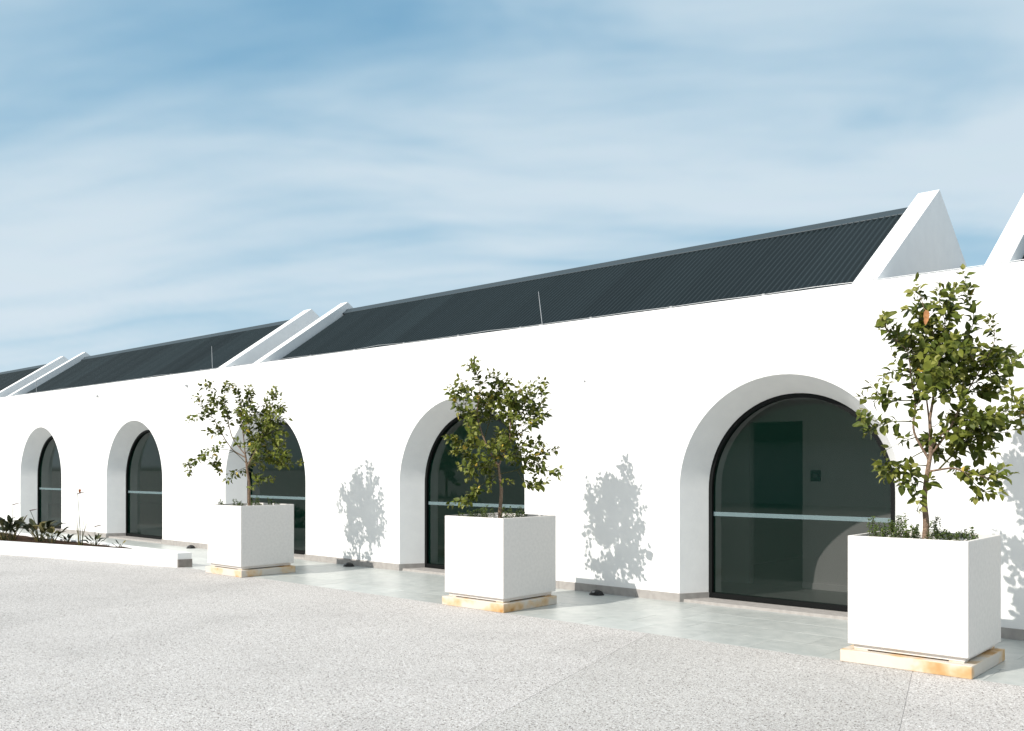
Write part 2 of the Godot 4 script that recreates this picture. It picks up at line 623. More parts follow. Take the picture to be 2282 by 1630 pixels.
	# roofs: [left gable x0,x1 or -1, right gable x0,x1]
	var blocks := [[-50.0, -37.95], [-36.85, -25.69], [-24.42, -13.469], [-12.481, -1.058], [-0.039, X1]]
	for k in blocks.size():
		var bx0: float = maxf(blocks[k][0], X0)
		var bx1: float = blocks[k][1]
		var gw := 0.245
		gable(b, bx0, bx0 + 0.215)
		gable(b, bx1 - gw, bx1)
		roof_block(b, bx0 + 0.215, bx1 - gw, k)

func gable(b: Node3D, xa: float, xb: float) -> void:
	var st := begin()
	var yp := 4.90
	var prof := [Vector2(0.0015, WALL_TOP - 0.002), Vector2(RIDGE_Z, yp), Vector2(2 * RIDGE_Z, WALL_TOP), Vector2(2 * RIDGE_Z - 0.3, 3.2), Vector2(-0.27, 3.2), Vector2(-0.27, WALL_TOP - 0.3), Vector2(0.0015, WALL_TOP - 0.3)]
	var cen := Vector3((xa + xb) * 0.5, 4.0, RIDGE_Z)
	for i in prof.size():
		var p: Vector2 = prof[i]
		var q: Vector2 = prof[(i + 1) % prof.size()]
		var a := Vector3(xa, p.y, p.x)
		var c := Vector3(xb, q.y, q.x)
		quad(st, a, Vector3(xb, p.y, p.x), c, Vector3(xa, q.y, q.x), (a + c) * 0.5 - cen)
	for x in [xa, xb]:
		var hint := Vector3(-1 if x == xa else 1, 0, 0)
		tri(st, Vector3(x, prof[0].y, prof[0].x), Vector3(x, prof[1].y, prof[1].x), Vector3(x, prof[2].y, prof[2].x), hint)
		quad(st, Vector3(x, prof[0].y, prof[0].x), Vector3(x, prof[2].y, prof[2].x), Vector3(x, prof[3].y, prof[3].x), Vector3(x, prof[4].y, prof[4].x), hint)
	part("gable_parapet", st, M.plaster, b)

func roof_block(b: Node3D, x0: float, x1: float, seed_: int) -> void:
	var r := RandomNumberGenerator.new()
	r.seed = 100 + seed_
	var ridge_y := 4.725
	var z_e := -0.20
	var dir := Vector3(0, ROOF_SLOPE, -1).normalized()
	var nrm := Vector3(0, 1, ROOF_SLOPE).normalized()
	var y_e := ridge_y - ROOF_SLOPE * (z_e - RIDGE_Z)
	# deck and rear slope
	var dk := begin()
	quad(dk, Vector3(x0, y_e - 0.04, z_e - 0.02), Vector3(x1, y_e - 0.04, z_e - 0.02), Vector3(x1, ridge_y - 0.04, RIDGE_Z), Vector3(x0, ridge_y - 0.04, RIDGE_Z), nrm)
	quad(dk, Vector3(x0, 3.3, 2 * RIDGE_Z), Vector3(x1, 3.3, 2 * RIDGE_Z), Vector3(x1, ridge_y - 0.04, RIDGE_Z), Vector3(x0, ridge_y - 0.04, RIDGE_Z), Vector3(0, 1, -ROOF_SLOPE))
	quad(dk, Vector3(x0, 3.15, z_e - 0.02), Vector3(x1, 3.15, z_e - 0.02), Vector3(x1, y_e - 0.04, z_e - 0.02), Vector3(x0, y_e - 0.04, z_e - 0.02), Vector3.BACK)
	var roof := part("roof", dk, M.roof_deck, b)
	var pitch := 0.0762
	var amp := 0.0145
	var gx := x0 + 0.15
	var n := int(ceil((x1 - gx) / (pitch * 10)))
	for s in n:
		var st := begin()
		var sx := gx + s * pitch * 10
		var lift := 0.0018 * (s % 2)
		var wob := r.randf_range(-0.0025, 0.0025)
		var segs := 80
		var prev := Vector3.ZERO
		var prev_n := Vector3.ZERO
		for k in segs + 1:
			var u := minf(sx + pitch * 10 * 1.015 * k / segs, x1)
			var ph := (u - x0) / pitch * TAU
			var h := amp * sin(ph) + lift
			var slope := amp * cos(ph) * TAU / pitch
			var p := Vector3(u, y_e, z_e) + nrm * h
			var nn := (nrm - Vector3.RIGHT * slope).normalized()
			if k > 0 and u > prev.x + 1e-5:
				var l := (RIDGE_Z - z_e) / dir.z
				var w1 := nrm * (wob)
				quad_n(st, prev, prev_n, p, nn, p + dir * l + w1, nn, prev + dir * l + w1, prev_n)
			prev = p
			prev_n = nn
		part("roof_sheet", st, M.steel[r.randi_range(0, 3)], roof)
	# ridge capping with a rolled top and a folded lip
	var cp := begin()
	var prof := [Vector2(0.145, -0.014), Vector2(0.147, 0.012), Vector2(0.14, 0.018), Vector2(0.05, 0.020), Vector2(0.022, 0.030), Vector2(0.0, 0.034)]
	var line := []
	for q in prof:
		line.append(Vector3(0, ridge_y, RIDGE_Z) - dir * q.x + nrm * q.y)
	for q in range(prof.size() - 2, -1, -1):
		var p: Vector3 = line[q]
		line.append(Vector3(0, p.y, 2 * RIDGE_Z - p.z))
	for q in line.size() - 1:
		var p: Vector3 = line[q]
		var s: Vector3 = line[q + 1]
		quad(cp, Vector3(x0, p.y, p.z), Vector3(x1, p.y, p.z), Vector3(x1, s.y, s.z), Vector3(x0, s.y, s.z), Vector3(0, 1, 0.3 if q < 5 else -0.3))
	part("ridge_cap", cp, M.cap, b)
	# flashing against the right gable, sunk gutter against the left one
	var slope_len := (RIDGE_Z + 0.12 - z_e) / dir.z
	var fs := begin()
	var fa := Vector3(x1 - 0.13, y_e, z_e) + nrm * 0.0175
	var fc := Vector3(x1 - 0.002, y_e, z_e) + nrm * 0.0175
	quad(fs, fa, fc, fc + dir * slope_len, fa + dir * slope_len, nrm)
	part("flashing", fs, M.steel[2], b)
	var gt := begin()
	var ga := Vector3(x0 + 0.001, y_e, z_e) - nrm * 0.028
	var gb := Vector3(gx + 0.03, y_e, z_e) - nrm * 0.028
	quad(gt, ga, gb, gb + dir * slope_len, ga + dir * slope_len, nrm)
	part("valley_gutter", gt, M.steel[0], b)

# ---------------------------------------------------------------- planters
func make_planter(x: float, z: float, label: String, slab: Array, slab_label: String, stain: Material, group := "white cube planters in front of the arches") -> void:
	# x, z: the corner towards the plaza and the right; body 0.926 square, 0.89 high
	var W := 0.926
	var D := 0.916
	var c := Vector3(x - W * 0.5, 0, z - D * 0.5)
	var t := thing("cube_planter", label, "planter", c, 0.0, group)
	var hw := W * 0.5
	var hd := D * 0.5
	var y0 := 0.148
	var y1 := 1.038
	var wall := 0.03
	var ch := 0.004
	var st := begin()
	var lo := Vector3(-hw, y0, -hd)
	var hi := Vector3(hw, y1, hd)
	# outer faces, rounded arrises, rim and inner faces
	for s in [[Vector3(hw, 0, 0), Vector3(0, 0, hd)], [Vector3(-hw, 0, 0), Vector3(0, 0, hd)], [Vector3(0, 0, hd), Vector3(hw, 0, 0)], [Vector3(0, 0, -hd), Vector3(hw, 0, 0)]]:
		var n: Vector3 = s[0].normalized()
		var u: Vector3 = s[1].normalized() * (s[1].length() - ch)
		var f: Vector3 = s[0]
		var b0 := Vector3(0, y0 + ch, 0)
		var b1 := Vector3(0, y1 - ch, 0)
		quad(st, f - u + b0, f + u + b0, f + u + b1, f - u + b1, n)
		var g: Vector3 = f - n * ch
		quad(st, f - u + b1, f + u + b1, g + u + Vector3(0, y1, 0), g - u + Vector3(0, y1, 0), n + Vector3.UP)
		quad(st, f - u + b0, f + u + b0, g + u + Vector3(0, y0, 0), g - u + Vector3(0, y0, 0), n + Vector3.DOWN)
		var iu: Vector3 = s[1].normalized() * (s[1].length() - wall)
		var inn: Vector3 = f - n * wall
		quad(st, g - u + Vector3(0, y1, 0), g + u + Vector3(0, y1, 0), inn + iu + Vector3(0, y1, 0), inn - iu + Vector3(0, y1, 0), Vector3.UP)
		quad(st, inn - iu + Vector3(0, y1, 0), inn + iu + Vector3(0, y1, 0), inn + iu + Vector3(0, y1 - 0.2, 0), inn - iu + Vector3(0, y1 - 0.2, 0), -n)
	for sx in [-1.0, 1.0]:
		for sz in [-1.0, 1.0]:
			var p1 := Vector3(sx * hw, 0, sz * (hd - ch))
			var p2 := Vector3(sx * (hw - ch), 0, sz * hd)
			quad(st, p1 + Vector3(0, y0 + ch, 0), p2 + Vector3(0, y0 + ch, 0), p2 + Vector3(0, y1 - ch, 0), p1 + Vector3(0, y1 - ch, 0), Vector3(sx, 0, sz))
			tri(st, p1 + Vector3(0, y1 - ch, 0), p2 + Vector3(0, y1 - ch, 0), Vector3(sx * (hw - ch), y1, sz * (hd - ch)), Vector3(sx, 1, sz))
	quad(st, lo + Vector3(ch, 0, ch), Vector3(hw - ch, y0, -hd + ch), Vector3(hw - ch, y0, hd - ch), Vector3(-hw + ch, y0, hd - ch), Vector3.DOWN)
	part("body", st, M.cast, t)
	var ft := begin()
	bbox(ft, Vector3(-hw + 0.035, 0.112, -hd + 0.035), Vector3(hw - 0.035, y0 + 0.01, hd - 0.035), 0.004)
	part("recessed_foot", ft, M.cast, t)
	for sx in [-1.0, 1.0]:
		for sz in [-1.0, 1.0]:
			var fs := begin()
			var q := Vector3(sx * (hw - 0.095), 0.1065, sz * (hd - 0.095))
			box(fs, q - Vector3(0.055, 0.0065, 0.055), q + Vector3(0.055, 0.0055, 0.055))
			part("shim", fs, stain, t)
	var so := begin()
	quad(so, Vector3(-hw + 0.029, y1 - 0.06, -hd + 0.029), Vector3(hw - 0.029, y1 - 0.06, -hd + 0.029), Vector3(hw - 0.029, y1 - 0.06, hd - 0.029), Vector3(-hw + 0.029, y1 - 0.06, hd - 0.029), Vector3.UP)
	part("soil", so, M.soil, t)
	# stone slab the planter stands on
	var a: Vector2 = slab[0]
	var e: Vector2 = slab[1]
	var ss := begin()
	bbox(ss, Vector3(a.x, 0.0, a.y), Vector3(e.x, 0.1, e.y), 0.005)
	var so2 := part("base_slab", ss, stain)
	tag(so2, slab_label, "stone slab", "stone slabs under the planters")

func make_gravel(c: Vector3, label: String, seed_: int) -> void:
	var r := RandomNumberGenerator.new()
	r.seed = seed_
	var st := begin()
	for i in 330:
		var p := c + Vector3(r.randf_range(-0.42, 0.42), 0.978, r.randf_range(-0.415, 0.415))
		var s := r.randf_range(0.010, 0.021)
		p.y += s * r.randf_range(0.3, 1.2)
		var tone := r.randf_range(0.5, 0.72)
		var bs := Basis.from_euler(Vector3(r.randf() * TAU, r.randf() * TAU, r.randf() * TAU)).scaled_local(Vector3(1, 0.75, 1.25) * s)
		var top := [Vector3(0, 1, 0), Vector3(0.9, 0.1, 0.2), Vector3(0.15, 0.0, 0.95), Vector3(-0.85, 0.1, 0.25), Vector3(-0.3, -0.05, -0.9), Vector3(0.1, -1, 0)]
		for f in [[0, 1, 2], [0, 2, 3], [0, 3, 4], [0, 4, 1], [5, 1, 2], [5, 2, 3], [5, 3, 4], [5, 4, 1]]:
			st.set_color(Color(tone, tone * 0.98, tone * 0.95))
			tri(st, p + bs * top[f[0]], p + bs * top[f[1]], p + bs * top[f[2]], bs * (top[f[0]] + top[f[1]] + top[f[2]]))
	var o := part("white_gravel", st, M.pebble)
	o.set_meta("kind", "stuff")
	tag(o, label, "gravel")

# ---------------------------------------------------------------- leaves and trees
var leaf_shapes := []     # each: [positions, normals, triangles]
var leaf_meshes := []

func make_leaf_shapes() -> void:
	for v in 5:
		var curl: float = [0.10, 0.22, 0.34, 0.16, 0.45][v]
		var fold: float = [0.30, 0.18, 0.40, 0.55, 0.25][v]
		var wid: float = [0.29, 0.33, 0.27, 0.25, 0.31][v]
		var twist: float = [0.0, 0.25, -0.3, 0.15, -0.15][v]
		var ts := [0.0, 0.09, 0.26, 0.48, 0.70, 0.88, 1.0]
		var ws := [0.02, 0.10, 0.82, 1.0, 0.78, 0.36, 0.0]
		var pos := []
		for k in ts.size():
			var t: float = ts[k]
			var y := -curl * t * t + 0.05 * sin(t * 9.0 + v)
			var w: float = ws[k] * wid
			var a := twist * t
			for s in [-1.0, 0.0, 1.0]:
				var lift := fold * absf(s) * w
				var q := Vector3(s * w, lift, 0)
				q = Vector3(q.x * cos(a) - q.y * sin(a), q.x * sin(a) + q.y * cos(a), 0)
				pos.append(Vector3(q.x, y + q.y, t))
		var tris := []
		for k in ts.size() - 1:
			var o := k * 3
			for s in [0, 1]:
				tris.append([o + s, o + s + 1, o + s + 4])
				tris.append([o + s, o + s + 4, o + s + 3])
		var nor := []
		for k in pos.size():
			nor.append(Vector3.ZERO)
		for f in tris:
			var n: Vector3 = (pos[f[2]] - pos[f[0]]).cross(pos[f[1]] - pos[f[0]])
			if n.y < 0.0:
				n = -n
			for q in f:
				nor[q] += n
		for k in nor.size():
			nor[k] = nor[k].normalized()
		leaf_shapes.append([pos, nor, tris])
		var st := begin()
		add_leaf(st, leaf_shapes[v], Transform3D.IDENTITY)
		leaf_meshes.append(st.commit())

func add_leaf(st: SurfaceTool, shape: Array, tf: Transform3D) -> void:
	var nb := tf.basis.orthonormalized()
	for f in shape[2]:
		var a: Vector3 = shape[0][f[0]]
		var b: Vector3 = shape[0][f[1]]
		var c: Vector3 = shape[0][f[2]]
		var order: Array = f if (c - a).cross(b - a).y >= 0.0 else [f[0], f[2], f[1]]
		for q in order:
			st.set_normal(nb * shape[1][q])
			st.add_vertex(tf * shape[0][q])

func leaf_frame(at: Vector3, along: Vector3, up: Vector3, size: float) -> Transform3D:
	var z := along.normalized()
	var x := up.cross(z)
	if x.length() < 0.05:
		x = Vector3.RIGHT.cross(z)
	x = x.normalized()
	var y := z.cross(x)
	return Transform3D(Basis(x * size, y * size, z * size), at)

# branches: [[px points], depth at start, depth at tip, radius, leafy from]
func make_tree(label: String, base: Vector3, trunk_px: Array, trunk_r: float, branches: Array, fills: Array, seed_: int, leaf_size: float, yellow: float) -> void:
	var r := RandomNumberGenerator.new()
	r.seed = seed_
	var fwd := Basis(Vector3.UP, YAW) * Vector3.FORWARD
	var d0 := (base - CAM).dot(fwd)
	var t := thing("lemon_tree", label, "tree", base, 0.0, "young trees in the cube planters")
	var inv := -base
	var trunk := []
	for p in trunk_px:
		trunk.append(px_depth(p.x, p.y, d0) + inv)
	trunk[0] = Vector3(trunk[0].x * 0.5, -0.05, trunk[0].z * 0.5)
	var tl := smooth_line(trunk, 0.05)
	var tr := []
	for i in tl.size():
		tr.append(trunk_r * lerpf(1.12, 0.55, float(i) / (tl.size() - 1)) * r.randf_range(0.95, 1.06))
	var st := begin()
	tube(st, tl, tr, 10)
	part("trunk", st, M.bark, t)
	var leaves := []      # [transform, colour index]
	var nodes := []       # points on the woody frame, for fill shoots to spring from
	for q in range(tl.size() / 2, tl.size()):
		nodes.append(tl[q])
	for br in branches:
		var pts := []
		var n: int = br[0].size()
		for i in n:
			var f := float(i) / (n - 1)
			var p: Vector2 = br[0][i]
			var d: float = d0 - lerpf(br[1], br[2], f) + r.randf_range(-0.02, 0.02)
			pts.append(px_depth(p.x, p.y, d) + inv)
		# spring from the nearest wood
		var best := 1e9
		var near := Vector3.ZERO
		for q in nodes:
			var dd: float = q.distance_squared_to(pts[0])
			if dd < best:
				best = dd
				near = q
		if best < 0.09:
			pts[0] = near
		elif best < 0.35:
			pts.push_front(near)
		var line := smooth_line(pts, 0.045)
		var rad := []
		for i in line.size():
			rad.append(maxf(0.0016, br[3] * pow(1.0 - 0.93 * i / (line.size() - 1.0), 0.9)))
			nodes.append(line[i])
		var bs := begin()
		tube(bs, line, rad, 6)
		shoot_leaves(leaves, line, br[4], leaf_size, r, yellow)
		# side shoots
		var length := 0.0
		for i in line.size() - 1:
			length += line[i].distance_to(line[i + 1])
		var sides := int(length * br[5] * 1.35)
		for k in sides:
			var at := int(r.randf_range(br[4] * 0.85, 0.97) * (line.size() - 1))
			var o: Vector3 = line[at]
			var along: Vector3 = (line[mini(at + 1, line.size() - 1)] - line[maxi(at - 1, 0)]).normalized()
			var side := Vector3(r.randf_range(-1, 1), r.randf_range(-0.5, 0.8), r.randf_range(-1, 1)).normalized()
			var dir := (along * 0.6 + side * 0.9 + Vector3(0, 0.25, 0)).normalized()
			var sl := r.randf_range(0.09, 0.20)
			var sp := [o, o + dir * sl * 0.5, o + dir * sl + Vector3(0, r.randf_range(-0.02, 0.03), 0)]
			var l2 := smooth_line(sp, 0.04)
			var r2 := []
			for i in l2.size():
				r2.append(lerpf(0.0028, 0.0014, float(i) / (l2.size() - 1)))
			tube(bs, l2, r2, 4)
			shoot_leaves(leaves, l2, 0.15, leaf_size * 0.92, r, yellow)
		part("branch", bs, M.bark if br[3] > 0.008 else M.twig, t)
	# shoots filling the inside of the crown
	var tw := begin()
	for f in fills:
		for k in int(f[2] * 1.12):
			var q := Vector2.ONE
			while q.length() > 1.0:
				q = Vector2(r.randf_range(-1, 1), r.randf_range(-1, 1))
			var dep: float = r.randf_range(-1, 1) * f[3]
			var o := px_depth(f[0].x + q.x * f[1].x, f[0].y + q.y * f[1].y, d0 - dep) + inv
			var best := 1e9
			var near := Vector3.ZERO
			for w in nodes:
				var dd: float = w.distance_squared_to(o)
				if dd < best:
					best = dd
					near = w
			var dir: Vector3 = (o - near).normalized() + Vector3(r.randf_range(-0.4, 0.4), r.randf_range(0.1, 0.8), r.randf_range(-0.4, 0.4))
			var tip: Vector3 = o + dir.normalized() * 0.10
			var l2 := smooth_line([near, near.lerp(o, 0.6) + Vector3(0, -0.01, 0), o, tip], 0.04)
			var r2 := []
			for i in l2.size():
				r2.append(lerpf(0.0034, 0.0014, float(i) / (l2.size() - 1)))
			tube(tw, l2, r2, 4)
			shoot_leaves(leaves, l2, 0.45, leaf_size * 0.97, r, yellow)
	part("twigs", tw, M.twig, t).set_meta("kind", "stuff")
	# the 300 leaves nearest to the viewer's side are single parts, the rest one mass
	var order := range(leaves.size())
	order.sort_custom(func(a, b): return (leaves[a][0].origin).dot(fwd) < (leaves[b][0].origin).dot(fwd))
	var rest := begin()
	for i in order.size():
		var l = leaves[order[i]]
		if i < 300:
			var o := mesh_node("leaf", leaf_meshes[l[2]], M.leaf[l[1]], t)
			o.transform = l[0]
		else:
			var lc: Color = M.leaf_color[l[1]]
			var v := r.randf_range(0.88, 1.12)
			rest.set_color(Color(lc.r * v, lc.g * v, lc.b * v))
			add_leaf(rest, leaf_shapes[l[2]], l[0])
	if seed_ == 501:
		# a wilted sprig hangs in the top of this crown
		for k in 4:
			var w := mesh_node("wilted_leaf", leaf_meshes[k % 4], M.wilted, t)
			var o := px_depth(2063.0 + k * 1.6, 690.0 + k * 5.0, d0 - 0.12) + inv
			w.transform = leaf_frame(o, Vector3(0.25 - 0.15 * k, -1.0, 0.1 * k), Vector3(0.2, 0.3, 1.0), 0.075)
	var rm := part("foliage", rest, M.foliage, t)
	rm.set_meta("kind", "stuff")

func shoot_leaves(leaves: Array, line: Array, from: float, size: float, r: RandomNumberGenerator, yellow: float) -> void:
	var n := line.size()
	var travelled := 0.0
	var next := 0.0
	var turn := r.randf() * TAU
	for i in range(1, n):
		var f := float(i) / (n - 1)
		var seg: float = line[i].distance_to(line[i - 1])
		travelled += seg
		if f < from:
			next = travelled
			continue
		while next <= travelled:
			next += r.randf_range(0.013, 0.024)
			turn += 2.4 + r.randf_range(-0.4, 0.4)
			var along: Vector3 = (line[i] - line[i - 1]).normalized()
			var x := along.cross(Vector3(0.2, 0.9, 0.3)).normalized()
			var y := along.cross(x)
			var out := (x * cos(turn) + y * sin(turn))
			var dir := (along * r.randf_range(0.35, 0.9) + out + Vector3(0, r.randf_range(-0.45, 0.25), 0)).normalized()
			var up := (Vector3(-0.1, 0.8, 0.65) + Vector3(r.randf_range(-0.7, 0.7), r.randf_range(-0.4, 0.4), r.randf_range(-0.6, 0.6))).normalized()
			var s := size * r.randf_range(0.62, 1.15) * (1.0 if f < 0.85 else 0.72)
			var at: Vector3 = line[i - 1].lerp(line[i], r.randf()) + out * 0.006
			var ci := r.randi_range(0, 3)
			if f > 0.9 and r.randf() < 0.6:
				ci = 4
			if r.randf() < yellow:
				ci = 5
			leaves.append([leaf_frame(at, dir, up, s), ci, r.randi_range(0, 4)])
	# a small tuft closes the tip
	var tip: Vector3 = line[n - 1]
	var al: Vector3 = (line[n - 1] - line[n - 2]).normalized()
	for k in 2:
		var dir := (al + Vector3(r.randf_range(-0.6, 0.6), r.randf_range(-0.2, 0.6), r.randf_range(-0.6, 0.6))).normalized()
		leaves.append([leaf_frame(tip, dir, Vector3(r.randf_range(-0.5, 0.5), 1, r.randf_range(-0.5, 0.5)), size * r.randf_range(0.45, 0.7)), 4 if r.randf() < 0.5 else 2, r.randi_range(0, 4)])

# low small-leaved shrub inside a planter; tufts given as pixel points of their tips
func make_groundcover(label: String, base: Vector3, tips: Array, depth_spread: float, seed_: int) -> void:
	var r := RandomNumberGenerator.new()
	r.seed = seed_
	var fwd := Basis(Vector3.UP, YAW) * Vector3.FORWARD
	var d0 := (base - CAM).dot(fwd)
	var t := thing("groundcover_shrub", label, "shrub", base, 0.0, "low shrubs in the cube planters")
	var stems := begin()
	var lv := begin()
	for tip in tips:
		for k in 3:
			var d := d0 + clampf(r.randf_range(-1, 1) * depth_spread, -depth_spread, depth_spread)
			var p := px_depth(tip.x + r.randf_range(-5, 5), tip.y + r.randf_range(-3, 9), d) - base
			p.x = clampf(p.x, -0.44, 0.44)
			p.z = clampf(p.z, -0.43, 0.43)
			var root := Vector3(clampf(p.x + r.randf_range(-0.05, 0.05), -0.41, 0.41), -0.03, clampf(p.z + r.randf_range(-0.05, 0.05), -0.41, 0.41))
			if p.y < 0.02:
				p.y = 0.02 + r.randf() * 0.02
			var l := smooth_line([root, root.lerp(p, 0.5) + Vector3(r.randf_range(-0.02, 0.02), 0.01, r.randf_range(-0.02, 0.02)), p], 0.02)
			var rad := []
			for i in l.size():
				rad.append(0.0018)
			tube(stems, l, rad, 4)
			for i in range(1, l.size()):
				for q in 4:
					var dir := Vector3(r.randf_range(-1, 1), r.randf_range(-0.2, 0.9), r.randf_range(-1, 1)).normalized()
					var c: Color = [Color(0.07, 0.105, 0.022), Color(0.10, 0.135, 0.03), Color(0.05, 0.08, 0.02)][r.randi_range(0, 2)]
					lv.set_color(c)
					add_leaf(lv, leaf_shapes[r.randi_range(0, 4)], leaf_frame(l[i] + dir * 0.004, dir, Vector3(r.randf_range(-0.5, 0.5), 1, 0.3), r.randf_range(0.016, 0.028)))
	part("stems", stems, M.twig, t)
	part("foliage", lv, M.foliage, t).set_meta("kind", "stuff")

# bird-of-paradise style clump: stiff stalks with paddle leaves
func make_strelitzia(label: String, at: Vector3, n: int, height: float, spread: float, leaf_len: float, wid: float, seed_: int, flowers: Array, reed := false) -> void:
	var r := RandomNumberGenerator.new()
	r.seed = seed_
	var t := thing("paddle_leaf_plant", label, "plant", at, 0.0, "flowering plants in the raised bed")
	var cols := [0, 1, 0, 2]
	for k in n:
		var az := TAU * k / n + r.randf_range(-0.5, 0.5)
		var lean := spread * r.randf_range(0.35, 1.1)
		var hh := height * r.randf_range(0.35, 0.85)
		var out := Vector3(cos(az), 0, sin(az))
		var root := out * r.randf_range(0.005, 0.04) + Vector3(0, -0.05, 0)
		var tip := out * lean + Vector3(0, hh, 0)
		var l := smooth_line([root, root.lerp(tip, 0.5) - out * 0.02, tip], 0.05)
		var rad := []
		for i in l.size():
			rad.append(lerpf(0.008, 0.004 if not reed else 0.0022, float(i) / (l.size() - 1)))
		var st := begin()
		tube(st, l, rad, 5)
		part("stalk", st, M.paddle[4] if r.randf() < 0.7 else M.paddle[3], t)
		if reed:
			continue
		var al: Vector3 = (l[l.size() - 1] - l[l.size() - 2]).normalized()
		var dir := (al + out * r.randf_range(0.0, 0.55) + Vector3(0, r.randf_range(-0.1, 0.25), 0)).normalized()
		var lf := begin()
		var size := leaf_len * r.randf_range(0.85, 1.35)
		var tf := leaf_frame(Vector3.ZERO, dir, Vector3(0, 1, 0) - out * 0.6, size)
		tf.basis.x *= wid * 0.72
		tf.origin = tip - dir * 0.01
		add_leaf(lf, leaf_shapes[r.randi_range(0, 3)], tf)
		var ci: int = cols[r.randi_range(0, 3)]
		if r.randf() < (0.6 if seed_ == 704 else 0.14):
			ci = 3 if r.randf() < 0.6 else 2
		part("paddle_leaf", lf, M.paddle[ci], t)
	for f in flowers:
		# f: tip offset, bright
		var tip: Vector3 = f[0]
		var l := smooth_line([Vector3(0.01, -0.05, 0.0), Vector3(tip.x * 0.35, tip.y * 0.5, tip.z * 0.35), tip], 0.05)
		var rad := []
		for i in l.size():
			rad.append(0.005)
		var st := begin()
		tube(st, l, rad, 5)
		part("flower_stalk", st, M.paddle[0], t)
		var side := Vector3(0.75, 0.2, -0.63).normalized()
		var bk := begin()
		tube(bk, [tip - side * 0.01, tip + side * 0.05, tip + side * 0.16], [0.008, 0.011, 0.001], 6)
		part("flower_beak", bk, M.beak, t)
		if f[1]:
			for q in 4:
				var pe := begin()
				var d2 := (side * r.randf_range(-0.1, 0.5) + Vector3(r.randf_range(-0.25, 0.25), 1.0, r.randf_range(-0.25, 0.25))).normalized()
				add_leaf(pe, leaf_shapes[q % 3], leaf_frame(tip + side * 0.03, d2, side, 0.085))
				part("petal", pe, M.orange, t)

func A2(a: Array, o: Vector2, s: float) -> Array:
	var out := []
	for i in range(0, a.size(), 2):
		out.append(Vector2(o.x + a[i] / s, o.y + a[i + 1] / s))
	return out

